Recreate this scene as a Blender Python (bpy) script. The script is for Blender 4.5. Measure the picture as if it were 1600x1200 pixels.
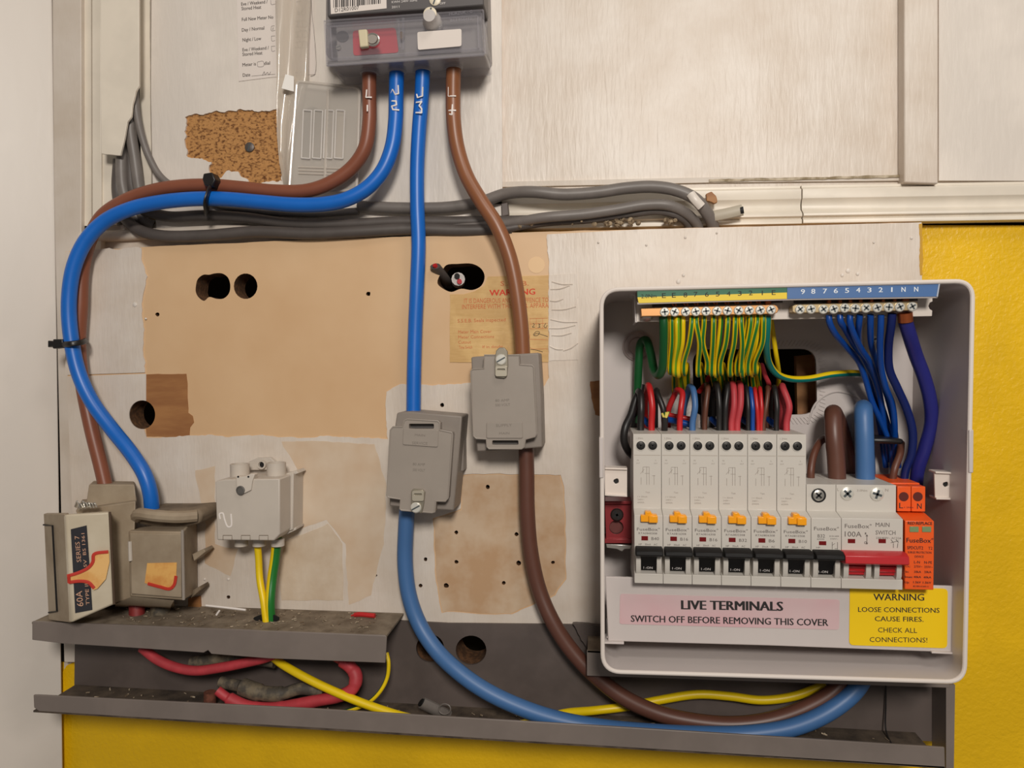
import bpy, bmesh, math, random
from mathutils import Vector, Matrix
from mathutils.geometry import tessellate_polygon

for o in list(bpy.data.objects):
    bpy.data.objects.remove(o, do_unlink=True)
S = bpy.context.scene
C = S.collection
R = math.radians
random.seed(7)

# ------------------------------------------------------------------ camera
F = 1150.0                                   # focal length in pixels of the 1600x1200 frame
CAM = Vector((0.0, -0.53, 1.40))             # 53 cm in front of the wall
Xc = Vector((9900, 50, 1150)).normalized()
Zc = Vector((-350, 43400, 1150)); Zc = (Zc - Xc * Zc.dot(Xc)).normalized()
Yc = Zc.cross(Xc)
ROT = Matrix((Xc, Yc, Zc))                   # camera axes -> world axes
cd = bpy.data.cameras.new('camera')
cd.sensor_width = 36.0
cd.lens = F / 1600 * 36
cd.clip_start = 0.01
cam = bpy.data.objects.new('camera', cd)
C.objects.link(cam)
cam.matrix_world = Matrix.Translation(CAM) @ ROT.to_4x4()
S.camera = cam

# ------------------------------------------------------------------ world and light
S.view_settings.view_transform = 'Standard'
S.view_settings.look = 'None'
S.view_settings.gamma = 1.0
S.view_settings.use_curve_mapping = False
S.view_settings.exposure = 0.0
w = bpy.data.worlds.new('World'); S.world = w; w.use_nodes = True
w.node_tree.nodes['Background'].inputs[0].default_value = (1.0, 0.92, 0.85, 1)
w.node_tree.nodes['Background'].inputs[1].default_value = 0.14


def area(name, loc, target, size, power, col):
    l = bpy.data.lights.new(name, 'AREA'); l.shape = 'DISK'; l.size = size
    l.energy = power; l.color = col
    o = bpy.data.objects.new(name, l); C.objects.link(o)
    o.location = loc
    o.rotation_euler = (Vector(target) - Vector(loc)).to_track_quat('-Z', 'Y').to_euler()
    return o


area('hall_lamp', (0.16, -1.18, 1.86), (0.05, 0, 1.45), 0.24, 10.3, (1.0, 0.94, 0.865))
area('top_fill', (0.35, -0.60, 2.25), (0.1, 0, 1.6), 0.3, 1.9, (1.0, 0.93, 0.85))  # added fill that brightens the upper wall, not a known lamp


# ------------------------------------------------------------------ pixel -> world
def P(px, py, h):
    """point at height h (mm) off the wall that is seen at pixel px,py"""
    d = ROT @ Vector((px - 800, 600 - py, -F))
    t = (-h / 1000.0 - CAM.y) / d.y
    return CAM + d * t


def W(px, py, h):
    v = P(px, py, h)
    return (v.x, v.z)


def WL(pts, h):
    return [W(p[0], p[1], h) for p in pts]


# ------------------------------------------------------------------ materials
def lin(c):
    return tuple(((x / 255) / 12.92 if x / 255 <= 0.04045 else ((x / 255 + 0.055) / 1.055) ** 2.4) for x in c)


MATS = {}


def mat(name, rgb, rough=0.5, metal=0.0, var=0.0, vscale=60, rgb2=None, lo=0.45, hi=0.6, bump=0.0, bscale=250,
        stretch=(1, 1, 1), bdist=0.0004, spec=0.5, alpha=1.0, trans=0.0, coat=0.0, vstretch=None, detail=4):
    if name in MATS:
        return MATS[name]
    m = bpy.data.materials.new(name); m.use_nodes = True
    nt = m.node_tree; N = nt.nodes; L = nt.links
    b = N['Principled BSDF']
    c = lin(rgb)
    b.inputs['Base Color'].default_value = (*c, 1)
    b.inputs['Roughness'].default_value = rough
    b.inputs['Metallic'].default_value = metal
    b.inputs['Specular IOR Level'].default_value = spec
    b.inputs['Alpha'].default_value = alpha
    b.inputs['Transmission Weight'].default_value = trans
    b.inputs['Coat Weight'].default_value = coat
    tc = N.new('ShaderNodeTexCoord')
    if var > 0 or rgb2 is not None:
        mp = N.new('ShaderNodeMapping'); mp.inputs['Scale'].default_value = vstretch or (1, 1, 1)
        L.new(tc.outputs['Object'], mp.inputs['Vector'])
        nz = N.new('ShaderNodeTexNoise'); nz.inputs['Scale'].default_value = vscale; nz.inputs['Detail'].default_value = detail
        nz.inputs['Roughness'].default_value = 0.6
        L.new(mp.outputs['Vector'], nz.inputs['Vector'])
        rp = N.new('ShaderNodeValToRGB')
        rp.color_ramp.elements[0].position = lo; rp.color_ramp.elements[1].position = hi
        c2 = lin(rgb2) if rgb2 else tuple(x * (1 - var) for x in c)
        rp.color_ramp.elements[0].color = (*c2, 1); rp.color_ramp.elements[1].color = (*c, 1)
        L.new(nz.outputs['Fac'], rp.inputs['Fac']); L.new(rp.outputs['Color'], b.inputs['Base Color'])
    if bump > 0:
        mp = N.new('ShaderNodeMapping'); mp.inputs['Scale'].default_value = stretch
        L.new(tc.outputs['Object'], mp.inputs['Vector'])
        nz = N.new('ShaderNodeTexNoise'); nz.inputs['Scale'].default_value = bscale; nz.inputs['Detail'].default_value = 3
        nz.inputs['Distortion'].default_value = 0.3
        L.new(mp.outputs['Vector'], nz.inputs['Vector'])
        bp = N.new('ShaderNodeBump'); bp.inputs['Strength'].default_value = bump; bp.inputs['Distance'].default_value = bdist
        L.new(nz.outputs['Fac'], bp.inputs['Height']); L.new(bp.outputs['Normal'], b.inputs['Normal'])
    MATS[name] = m
    return m


WHITE = mat('white_gloss_paint', (226, 217, 207), 0.38, var=0.08, vscale=14, bump=0.45, bscale=120, stretch=(2.2, 1, .5), bdist=.0006)
WHITE2 = mat('white_paint_brushed', (223, 213, 202), 0.42, rgb2=(209, 195, 180), vscale=22, lo=.35, hi=.7, bump=0.5, bscale=150, stretch=(2.4, 1, .4), bdist=.0006)
WHITED = mat('white_paint_dusty', (214, 204, 193), 0.5, rgb2=(199, 186, 171), vscale=16, lo=.35, hi=.65, bump=0.4, bscale=110, stretch=(2, 1, .6), bdist=.0006)
CREAM = mat('cream_paint', (230, 220, 204), 0.4, var=0.07, vscale=20, bump=0.25, bscale=90, bdist=.0005)
DOORP = mat('door_paint', (226, 217, 207), 0.42, var=0.07, vscale=9, bump=0.25, bscale=70, stretch=(1, 1, .35), bdist=.0006)
YELLOW = mat('yellow_wall_paint', (240, 192, 10), 0.42, var=0.10, vscale=12, bump=0.8, bscale=330, bdist=.0007)
BEIGE = mat('bare_beige_board', (222, 188, 148), 0.5, rgb2=(210, 172, 130), vscale=8, lo=.35, hi=.7, bump=.08, bscale=60)
TAN = mat('old_brown_wood', (168, 118, 70), 0.6, rgb2=(150, 100, 58), vscale=30, vstretch=(.4, 1, 2), bump=.2, bscale=200, stretch=(.3, 1, 2))
STAIN = mat('stained_bare_board', (188, 152, 116), 0.6, rgb2=(205, 180, 152), vscale=26, lo=.4, hi=.62, bump=.15, bscale=80)
CHIP = mat('raw_chipboard', (184, 134, 80), 0.9, rgb2=(104, 64, 30), vscale=380, lo=.36, hi=.52, bump=.9, bscale=320, vstretch=(1, 1, 1.6), bdist=.0012)
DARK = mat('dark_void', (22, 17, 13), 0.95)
DARKW = mat('dark_drilled_wood', (110, 74, 44), 0.9, var=.5, vscale=300, bump=.6, bscale=600)
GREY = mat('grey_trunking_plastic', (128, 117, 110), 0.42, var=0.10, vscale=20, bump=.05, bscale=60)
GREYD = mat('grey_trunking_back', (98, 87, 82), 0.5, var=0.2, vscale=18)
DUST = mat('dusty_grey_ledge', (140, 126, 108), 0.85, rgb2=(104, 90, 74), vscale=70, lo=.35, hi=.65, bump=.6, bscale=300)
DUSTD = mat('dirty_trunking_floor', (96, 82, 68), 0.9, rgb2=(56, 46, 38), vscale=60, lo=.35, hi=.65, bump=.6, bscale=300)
BLK_G = mat('service_block_grey', (158, 148, 138), 0.42, var=0.05, vscale=25)
BLK_G2 = mat('service_block_base_grey', (142, 132, 123), 0.5, var=0.08, vscale=25)
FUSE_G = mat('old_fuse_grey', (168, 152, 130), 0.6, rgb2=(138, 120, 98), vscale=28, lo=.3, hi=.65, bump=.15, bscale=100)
FUSE_D = mat('old_fuse_dirty', (132, 116, 96), 0.8, rgb2=(92, 78, 62), vscale=60, lo=.35, hi=.65, bump=.5, bscale=260)
FUSE_W = mat('fuse_carrier_cream', (214, 202, 180), 0.4, rgb2=(190, 176, 150), vscale=20, lo=.3, hi=.65)
NBLK = mat('neutral_block_white', (200, 190, 178), 0.45, var=0.05, vscale=30)
CU = mat('box_plastic', (204, 195, 191), 0.35, var=0.03, vscale=12)
MCB = mat('breaker_plastic', (203, 197, 188), 0.4)
MCBD = mat('breaker_side_plastic', (180, 170, 158), 0.5)
BLACK = mat('black_plastic', (15, 13, 13), 0.6, spec=.3)
BLACKS = mat('black_socket', (12, 11, 11), 0.6)
AMBER = mat('amber_button', (250, 165, 20), 0.3, coat=.3)
REDT = mat('red_toggle_plastic', (186, 38, 44), 0.35)
REDD = mat('dark_red_window', (112, 14, 16), 0.3)
ORANGE = mat('orange_device_plastic', (238, 92, 30), 0.4)
GREENW = mat('green_grey_window', (122, 146, 104), 0.3)
TXT = mat('grey_print', (112, 104, 100), 0.7)
TXTF = mat('faint_grey_print', (160, 150, 141), 0.7)
TXTD = mat('dark_print', (38, 34, 34), 0.7)
TXTW = mat('white_print', (214, 208, 204), 0.7)
MARK = mat('white_marker_ink', (236, 228, 222), 0.6)
STEEL = mat('bright_zinc_screw', (212, 208, 200), 0.28, metal=0.85)
STEELW = mat('plated_screw_head', (225, 222, 212), 0.3, metal=0.35)
SLOT = mat('dark_screw_recess', (84, 90, 92), 0.45, metal=.3)
BRASS = mat('brass_bar', (205, 150, 96), 0.35, metal=0.55)
COPPER = mat('bare_copper', (196, 106, 62), 0.32, metal=0.8)
C_BLUE = mat('blue_tail_sheath', (16, 104, 198), 0.38, var=.05, vscale=50)
C_BLUE2 = mat('slate_blue_sheath', (66, 108, 160), 0.45)
C_BLUEW = mat('blue_wire', (10, 68, 150), 0.35)
C_NAVY = mat('navy_wire', (40, 42, 122), 0.4)
C_NAVY2 = mat('dark_blue_wire', (12, 30, 92), 0.4)
C_BROWN = mat('brown_tail_sheath', (134, 78, 56), 0.4, var=.05, vscale=50)
C_BROWN2 = mat('tan_brown_tail_sheath', (140, 88, 56), 0.38, var=.05, vscale=50)
C_BROWN3 = mat('dark_brown_tail_sheath', (98, 62, 50), 0.42, var=.05, vscale=50)
C_BROWNW = mat('brown_wire', (96, 58, 44), 0.45)
C_GREY = mat('grey_cable_sheath', (120, 113, 108), 0.45, var=.12, vscale=60)
C_GREYD = mat('dark_grey_cable_sheath', (88, 81, 77), 0.5, var=.12, vscale=60)
C_RED = mat('red_wire', (190, 36, 38), 0.38)
C_REDP = mat('faded_red_sheath', (192, 62, 70), 0.55, var=.15, vscale=80)
C_BLK = mat('black_wire', (32, 30, 30), 0.42)
C_YEL = mat('yellow_stripe', (238, 204, 12), 0.4)
C_GRN = mat('green_stripe', (30, 116, 44), 0.4)
C_GRND = mat('dark_green_sheath', (16, 84, 40), 0.4)
C_GRNB = mat('bright_green_stripe', (110, 170, 30), 0.35)
C_TEAL = mat('teal_green_sheath', (4, 116, 108), 0.35)
TIE = mat('black_nylon', (26, 24, 24), 0.38)
PAPER = mat('white_paper', (222, 212, 204), 0.7)
STICK = mat('aged_cream_sticker', (218, 180, 118), 0.55, rgb2=(204, 164, 104), vscale=40, bump=.6, bscale=60, stretch=(.4, 1, 2.5), bdist=.001)
STXT = mat('faded_red_print', (204, 112, 66), 0.7)
STXTR = mat('red_print', (216, 62, 36), 0.7)
LABY = mat('yellow_label', (244, 204, 6), 0.5)
LABP = mat('pink_label', (216, 176, 178), 0.45)
LABP2 = mat('pale_pink_label', (214, 196, 194), 0.45)
LABG = mat('green_label', (0, 96, 62), 0.45)
LABYS = mat('yellow_stripe_label', (232, 200, 30), 0.45)
LABB = mat('blue_label', (66, 106, 160), 0.45)
METB = mat('meter_body_grey', (142, 136, 134), 0.5)
METD = mat('meter_dark_plate', (88, 84, 84), 0.45)
REDL = mat('red_seal_label', (198, 52, 62), 0.5)
TXTB = mat('blurred_emboss_grey', (128, 119, 110), 0.6)


def glassy(name, rgb, alpha, rough=0.1):
    return mat(name, rgb, rough, alpha=alpha, spec=0.8, coat=.4)


CLEAR = glassy('clear_smoky_plastic', (176, 174, 182), 0.13, 0.06)
CLEARE = glassy('clear_plastic_edge', (172, 168, 174), 0.24, 0.08)
FROST = glassy('frosted_plastic', (200, 192, 182), 0.7, 0.3)
FILM = glassy('clear_film', (228, 216, 200), 0.42, 0.18)


# ------------------------------------------------------------------ objects
WLOC = {}


def tag(o, label=None, cat=None, group=None, kind=None):
    if label: o['label'] = label
    if cat: o['category'] = cat
    if group: o['group'] = group
    if kind: o['kind'] = kind
    return o


def thing(name, label, cat, at, group=None):
    o = bpy.data.objects.new(name, None); C.objects.link(o)
    o.empty_display_size = 0.01
    o.location = at; WLOC[o.name] = Vector(at)
    return tag(o, label, cat, group)


class MB:
    def __init__(s):
        s.v = []; s.f = []; s.m = []

    def add(s, vs, fs, mi=0):
        k = len(s.v); s.v += [Vector(x) for x in vs]
        s.f += [tuple(i + k for i in f) for f in fs]
        s.m += [mi] * len(fs)
        return s

    def poly(s, outer, h0, h1, holes=(), mi=0, mi_side=None, back=True, mi_hole=None):
        """outline in world x,z (metres) extruded from height h0 to h1 (mm)"""
        loops = [list(outer)] + [list(x) for x in holes]
        flat = [p for l in loops for p in l]
        n = len(flat); y0 = -h0 / 1000; y1 = -h1 / 1000
        vs = [(x, y1, z) for x, z in flat] + [(x, y0, z) for x, z in flat]
        if holes:
            tri = tessellate_polygon([[Vector((x, z, 0)) for x, z in l] for l in loops])
            fs = []
            for a, b, c in tri:
                ax, az = flat[a]; bx, bz = flat[b]; cx, cz = flat[c]
                cr = (bx - ax) * (cz - az) - (bz - az) * (cx - ax)
                if abs(cr) < 1e-14: continue
                fs.append((a, b, c) if cr > 0 else (a, c, b))
        else:
            ar = sum(flat[i][0] * flat[(i + 1) % n][1] - flat[(i + 1) % n][0] * flat[i][1] for i in range(n))
            fs = [tuple(range(n)) if ar > 0 else tuple(reversed(range(n)))]
        front = list(fs)
        if back:
            fs = fs + [tuple(reversed([i + n for i in f])) for f in front]
        s.add(vs, fs, mi)
        sf = []; k = 0; sm = []
        for li, l in enumerate(loops):
            ar = sum(l[i][0] * l[(i + 1) % len(l)][1] - l[(i + 1) % len(l)][0] * l[i][1] for i in range(len(l)))
            ccw = (ar > 0) if li == 0 else (ar < 0)
            for i in range(len(l)):
                a = k + i; b = k + (i + 1) % len(l)
                sf.append((b, a, a + n, b + n) if ccw else (a, b, b + n, a + n))
                sm.append(mi_hole if (li and mi_hole is not None) else (mi if mi_side is None else mi_side))
            k += len(l)
        kk = len(s.v) - 2 * n
        s.f += [tuple(i + kk for i in f) for f in sf]
        s.m += sm
        return s

    def box(s, x0, x1, z0, z1, h0, h1, mi=0):
        return s.poly([(x0, z0), (x1, z0), (x1, z1), (x0, z1)], h0, h1, mi=mi)

    def profx(s, prof, x0, x1, mi=0):
        """profile of (h mm, z) extruded along x"""
        n = len(prof)
        vs = [(x0, -h / 1000, z) for h, z in prof] + [(x1, -h / 1000, z) for h, z in prof]
        fs = [tuple(range(n)), tuple(reversed(range(n, 2 * n)))]
        for i in range(n):
            j = (i + 1) % n
            fs.append((i, i + n, j + n, j))
        return s.add(vs, fs, mi)

    def lathe(s, prof, origin, axis=(0, -1, 0), n=20, mi=0, closed=True):
        """profile of (radius mm, distance mm along axis)"""
        a = Vector(axis).normalized()
        u = a.orthogonal().normalized(); v = a.cross(u)
        o = Vector(origin); vs = []; fs = []
        for r, d in prof:
            for k in range(n):
                t = 2 * math.pi * k / n
                vs.append(o + a * (d / 1000) + (u * math.cos(t) + v * math.sin(t)) * (r / 1000))
        for i in range(len(prof) - 1):
            for k in range(n):
                k2 = (k + 1) % n
                fs.append((i * n + k, i * n + k2, (i + 1) * n + k2, (i + 1) * n + k))
        if closed:
            fs.append(tuple(reversed(range(n)))); fs.append(tuple(range((len(prof) - 1) * n, len(prof) * n)))
        return s.add(vs, fs, mi)

    def tube(s, pts, r, n=12, mi=0, stripe=None, mi2=1, closed=False, flat=None, raw=False):
        """pts world points; r metres or list; stripe=(start, width) as fractions of the ring"""
        p = pts if raw else spline(pts, closed)
        rr = r
        m = len(p)
        tan = []
        for i in range(m):
            if closed: t = p[(i + 1) % m] - p[i - 1]
            else: t = p[min(i + 1, m - 1)] - p[max(i - 1, 0)]
            tan.append(t.normalized() if t.length > 1e-9 else Vector((0, 0, 1)))
        ref = Vector((0, -1, 0))
        nrm = ref - tan[0] * ref.dot(tan[0])
        if nrm.length < 0.1: nrm = Vector((1, 0, 0)) - tan[0] * tan[0].x
        nrm.normalize(); vs = []
        for i in range(m):
            nrm = (nrm - tan[i] * nrm.dot(tan[i])).normalized()
            bn = tan[i].cross(nrm)
            ri = rr[min(len(rr) - 1, int(i * len(rr) / m))] if isinstance(rr, (list, tuple)) else rr
            for k in range(n):
                t = 2 * math.pi * k / n
                a, b = math.cos(t), math.sin(t)
                if flat: a *= flat
                vs.append(p[i] + (nrm * a + bn * b) * ri)
        k0 = len(s.v); s.v += vs
        segs = m if closed else m - 1
        for i in range(segs):
            i2 = (i + 1) % m
            for k in range(n):
                k2 = (k + 1) % n
                s.f.append((k0 + i * n + k, k0 + i * n + k2, k0 + i2 * n + k2, k0 + i2 * n + k))
                q = mi
                if stripe:
                    fr = ((k + .5) / n - stripe[0]) % 1.0
                    if fr < stripe[1]: q = mi2
                s.m.append(q)
        if not closed:
            s.f.append(tuple(reversed(range(k0, k0 + n)))); s.m.append(mi)
            s.f.append(tuple(range(k0 + (m - 1) * n, k0 + m * n))); s.m.append(mi)
        return s

    def build(s, name, mats, parent=None, bevel=0, smooth=35, origin=None, seg=2):
        if not isinstance(mats, (list, tuple)): mats = [mats]
        lo = Vector([min(v[i] for v in s.v) for i in range(3)]); hi = Vector([max(v[i] for v in s.v) for i in range(3)])
        c = Vector(origin) if origin else (lo + hi) / 2
        me = bpy.data.meshes.new(name)
        me.from_pydata([tuple(v - c) for v in s.v], [], s.f)
        for m in mats: me.materials.append(m)
        me.polygons.foreach_set('material_index', s.m)
        bm = bmesh.new(); bm.from_mesh(me); bmesh.ops.recalc_face_normals(bm, faces=bm.faces); bm.to_mesh(me); bm.free()
        me.update()
        if smooth:
            me.polygons.foreach_set('use_smooth', [True] * len(me.polygons))
            me.set_sharp_from_angle(angle=R(smooth))
        o = bpy.data.objects.new(name, me); C.objects.link(o)
        WLOC[o.name] = c
        if parent:
            o.parent = parent; o.location = c - WLOC[parent.name]
        else:
            o.location = c
        if bevel:
            b = o.modifiers.new('bevel', 'BEVEL'); b.width = bevel / 1000; b.segments = seg
            b.limit_method = 'ANGLE'; b.angle_limit = R(40); b.harden_normals = False
        return o


def spline(pts, closed=False, step=8):
    p = [Vector(x) for x in pts]; out = []; n = len(p)
    if n < 3: 
        return [p[0].lerp(p[1], k / 4) for k in range(5)] if n == 2 else p
    segs = n if closed else n - 1
    for i in range(segs):
        a = p[(i - 1) % n] if (closed or i > 0) else p[0] * 2 - p[1]
        b = p[i]; c = p[(i + 1) % n]
        d = p[(i + 2) % n] if (closed or i + 2 < n) else p[-1] * 2 - p[-2]
        # centripetal
        t0 = 0; t1 = t0 + max((b - a).length, 1e-6) ** .5; t2 = t1 + max((c - b).length, 1e-6) ** .5; t3 = t2 + max((d - c).length, 1e-6) ** .5
        for k in range(step):
            t = t1 + (t2 - t1) * k / step
            A1 = a * ((t1 - t) / (t1 - t0)) + b * ((t - t0) / (t1 - t0))
            A2 = b * ((t2 - t) / (t2 - t1)) + c * ((t - t1) / (t2 - t1))
            A3 = c * ((t3 - t) / (t3 - t2)) + d * ((t - t2) / (t3 - t2))
            B1 = A1 * ((t2 - t) / (t2 - t0)) + A2 * ((t - t0) / (t2 - t0))
            B2 = A2 * ((t3 - t) / (t3 - t1)) + A3 * ((t - t1) / (t3 - t1))
            out.append(B1 * ((t2 - t) / (t2 - t1)) + B2 * ((t - t1) / (t2 - t1)))
    if not closed: out.append(p[-1])
    return out


def plate(name, pts, h0, h1, m, parent=None, holes=(), bevel=0, href=None, world=False, **k):
    """plate from a pixel outline seen at its front height h1"""
    hr = h1 if href is None else href
    o = pts if world else WL(pts, hr)
    hs = holes if world else [WL(x, hr) for x in holes]
    return MB().poly(o, h0, h1, hs).build(name, m, parent, bevel, **k)


def circ(cx, cy, r, n=24, ry=None, rough=0.0, rng=None):
    rng = rng or random
    return [(cx + r * (1 + rough * rng.uniform(-1, 1)) * math.cos(2 * math.pi * k / n), cy + (ry or r) * (1 + rough * rng.uniform(-1, 1)) * math.sin(2 * math.pi * k / n)) for k in range(n)]


def rquad(c, r, n=6):
    """rounded quad, corners TL TR BR BL in pixels"""
    out = []; c = [Vector(x) for x in c]
    for i in range(4):
        p = c[i]; a = c[i - 1]; b = c[(i + 1) % 4]
        da = (a - p).normalized(); db = (b - p).normalized()
        s = p + da * r; e = p + db * r
        for k in range(n + 1):
            t = k / n
            out.append(tuple(s * (1 - t) ** 2 + p * (2 * t * (1 - t)) + e * t * t))
    return out


def rrect(x0, y0, x1, y1, r, n=4):
    return rquad([(x0, y0), (x1, y0), (x1, y1), (x0, y1)], r, n)


def jag(pts, amp=2.0, seg=7, seed=1, keep=()):
    """roughen a pixel outline; edges whose start index is in keep stay straight"""
    rg = random.Random(seed); out = []
    n = len(pts)
    for i in range(n):
        a = Vector(pts[i]); b = Vector(pts[(i + 1) % n])
        out.append(tuple(a))
        if i in keep: continue
        L = (b - a).length; k = max(1, int(L / seg))
        if L < 1: continue
        nn = Vector((-(b - a).y, (b - a).x)).normalized(); dr = 0
        for j in range(1, k):
            dr = dr * .7 + rg.uniform(-amp, amp) * .6
            out.append(tuple(a.lerp(b, j / k) + nn * dr))
    return out


def smooth(pts, k=4):
    p = spline([Vector((a, b, 0)) for a, b in pts], closed=True, step=k)
    return [(v.x, v.y) for v in p]


_tc = {}


def _textmesh(s, bold):
    key = (s, bold)
    if key not in _tc:
        cu = bpy.data.curves.new('t', 'FONT'); cu.body = s; cu.resolution_u = 2; cu.offset = bold
        ob = bpy.data.objects.new('t', cu); me = bpy.data.meshes.new_from_object(ob)
        _tc[key] = ([v.co.copy() for v in me.vertices], [tuple(p.vertices) for p in me.polygons])
        bpy.data.objects.remove(ob); bpy.data.curves.remove(cu); bpy.data.meshes.remove(me)
    return _tc[key]


def tmb(mb, s, p0, p1, cap, h, bold=0.012, mi=0, lift=0.12):
    """text whose baseline runs from pixel p0 to p1, capital height cap pixels, lying at height h"""
    vs, fs = _textmesh(s, 0)
    if not vs: return mb
    x0 = min(v.x for v in vs); x1 = max(v.x for v in vs)
    h = h + lift
    a = Vector(W(p0[0], p0[1], h)); b = Vector(W(p1[0], p1[1], h))
    e = (b - a); sx = e.length / (x1 - x0); e.normalize(); u = Vector((-e.y, e.x))
    px = (Vector(W(p0[0] + 10, p0[1], h)) - a).length / 10
    sy = cap * px / 0.69
    out = []
    for v in vs:
        q = a + e * ((v.x - x0) * sx) + u * (v.y * sy)
        out.append((q.x, -h / 1000, q.y))
    mb.add(out, fs, mi)
    if bold > .01:
        for q_ in (-1, 1):
            d = Vector((e.x, 0, e.y)) * (bold * sy * .75 * q_); mb.add([Vector(o_) + d + Vector((0, -.00001 * q_, 0)) for o_ in out], fs, mi)
    return mb


def text(name, items, h, m, parent, bold=0.012):
    mb = MB()
    for it in items:
        s, p0, p1, cap = it[:4]
        tmb(mb, s, p0, p1, cap, h, it[4] if len(it) > 4 else bold)
    return mb.build(name, m, parent, smooth=0)


def strokes(name, lines, h, r, m, parent, flatten=.4):
    mb = MB()
    for l in lines:
        mb.tube([P(q[0], q[1], q[2] if len(q) > 2 else h) for q in l], r / 1000, n=6, flat=flatten, raw=False)
    return mb.build(name, m, parent)


def screw_head(mb, c, r, hh=0.9, slot='cross', ang=0.3, mi=0, mi2=1):
    """head at world point c, radius mm, facing the room"""
    mb.lathe([(r, -0.6), (r, hh * .5), (r * .82, hh), (0.01, hh * 1.05)], c, n=18, mi=mi)
    L = r * .68; wd = r * (.17 if slot == 'cross' else .13)
    for q in ((0, math.pi / 2) if slot == 'cross' else (0,)):
        a = ang + q; ux, uz = math.cos(a), math.sin(a)
        LL = L if slot == 'cross' else r * .85
        pts = [(c.x + (ux * i * LL - uz * j * wd) / 1000, c.z + (uz * i * LL + ux * j * wd) / 1000) for i, j in ((-1, -1), (1, -1), (1, 1), (-1, 1))]
        hc = -c.y * 1000
        mb.poly(pts, hc + hh * .6, hc + hh * 1.05 + .06, mi=mi2)
    return mb

# ================================================================== the setting
def struct(o):
    o['kind'] = 'structure'
    return o


HB = 18.0        # front of the wooden back board, mm off the wall
# --- dark void behind the drilled holes, with timber sides
struct(MB().poly(WL([(60, 340), (1560, 340), (1560, 1120), (60, 1120)], 0), -70, -66).build('wall_cavity', DARK))

# --- yellow wall with an opening behind the board
yo = WL([(-200, 330), (2100, 320), (2100, 1500), (-200, 1500)], 0)
yh = WL([(150, 405), (1400, 390), (1400, 940), (790, 940), (790, 1050), (620, 1050), (620, 940), (150, 935)], 0)
struct(MB().poly(yo, -8, 0, [yh]).build('wall_back', YELLOW))

# --- white panels of the upper wall
struct(plate('wall_upper', [(700, -400), (2100, -400), (2100, 352), (700, 352)], -8, 0, WHITE2))
wl = thing('wall_upper_left', None, None, P(500, 300, 0)); struct(wl)
tl_out = [(238, -260), (783, -260), (784, 120), (785, 290), (783, 372), (245, 366), (239, 300), (236, 150)]
chip_h = jag([(289, 183), (330, 176), (372, 171), (400, 174), (436, 169), (440, 230), (441, 283), (420, 284), (400, 290), (388, 283), (372, 268), (358, 266), (341, 278), (333, 277), (326, 262), (330, 253), (312, 248), (291, 243), (290, 215)], 2.6, 3, 4)
plate('panel_board', [(240, -260), (781, -260), (783, 370), (246, 364)], 0, 6.5, CHIP, wl)
plate('paint_skin', tl_out, 6.5, 8, WHITE, wl, [chip_h])
# the crack along the left edge of the panel and the narrow strip beside it
plate('trim_1', jag([(219, -260), (233, -260), (234.5, 150), (237, 338), (222, 336), (218, 150)], .5, 9, 14), 0, 7.5, CREAM)['kind'] = 'structure'
struct(plate('wall_crack', [(228, -260), (243, -260), (246, 340), (232, 340)], 0, 1.2, DARK))
struct(plate('door_gap_shade', [(74, -300), (88, -300), (103, 1034), (92, 1034)], 0, 1.5, DARK))  # dark strip standing in for the shade in the gap beside the door
struct(plate('trim_15', jag([(1108, 280), (1250, 277), (1412, 273), (1412, 277), (1250, 281), (1108, 284)], .8, 5, 15), 0, 3, mat('grime_line', (140, 124, 98), .9, rgb2=(196, 182, 160), vscale=90, lo=.4, hi=.6)))
# screw head in the bare chipboard
mb = MB(); screw_head(mb, P(390, 230, 7.2), 3.6, 0.8, 'slot', 1.2)
tag(mb.build('screw', [mat('old_steel', (104, 96, 92), .5, .6), SLOT]), 'dull steel screw head in the bare brown chipboard patch', 'screw')

# --- batten between the two right panels
plate('trim_2', [(1413, -250), (1466, -250), (1466, 287), (1413, 285)], 0, 11, WHITE2, bevel=.8)['kind'] = 'structure'
plate('wall_upper_right', [(1467, -250), (2100, -250), (2100, 284), (1467, 282)], 0, 3, WHITE)['kind'] = 'structure'
plate('trim_3', [(783, 284), (1110, 277), (1412, 276), (1412, 282), (1110, 285), (783, 292)], 0, 2.2, WHITED)['kind'] = 'structure'


# --- dado rail moulding: a stepped profile run along the wall, cracked in two lengths
def rail(name, xa, xb, ya, yb, seed):
    """moulding from pixel xa to xb; ya/yb are its top pixel rows at either end"""
    prof = [(0, 0), (5, 0), (5, 4), (8, 7), (8, 22), (6.5, 25), (5.5, 31), (6, 38), (9, 43), (10.5, 46), (10.5, 50), (8, 52), (9.5, 55), (9.5, 61), (0, 61)]
    vs = []; n = len(prof)
    for x, y in ((xa, ya), (xb, yb)):
        for h, d in prof:
            v = P(x, y, 0); a = P(x, y + d, 0)
            vs.append((v.x, -h / 1000, a.z))
    mb = MB(); fs = [tuple(range(n)), tuple(reversed(range(n, 2 * n)))]
    for i in range(n):
        j = (i + 1) % n; fs.append((i, j, j + n, i + n))
    mb.add(vs, fs)
    return struct(mb.build(name, CREAM, bevel=.35, smooth=50))


rail('trim_4', 1249, 2050, 292, 279, 1)
rail('trim_5', 745, 1247.5, 302, 292.5, 2)
struct(plate('trim_6', [(128, 352), (400, 346), (760, 338), (760, 372), (128, 392)], 0, 6, WHITED, bevel=.5))
struct(MB().tube([P(128, 371, 9), P(440, 356, 9), P(760, 346, 9)], .0042, n=12).build('trim_13', WHITED))

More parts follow.
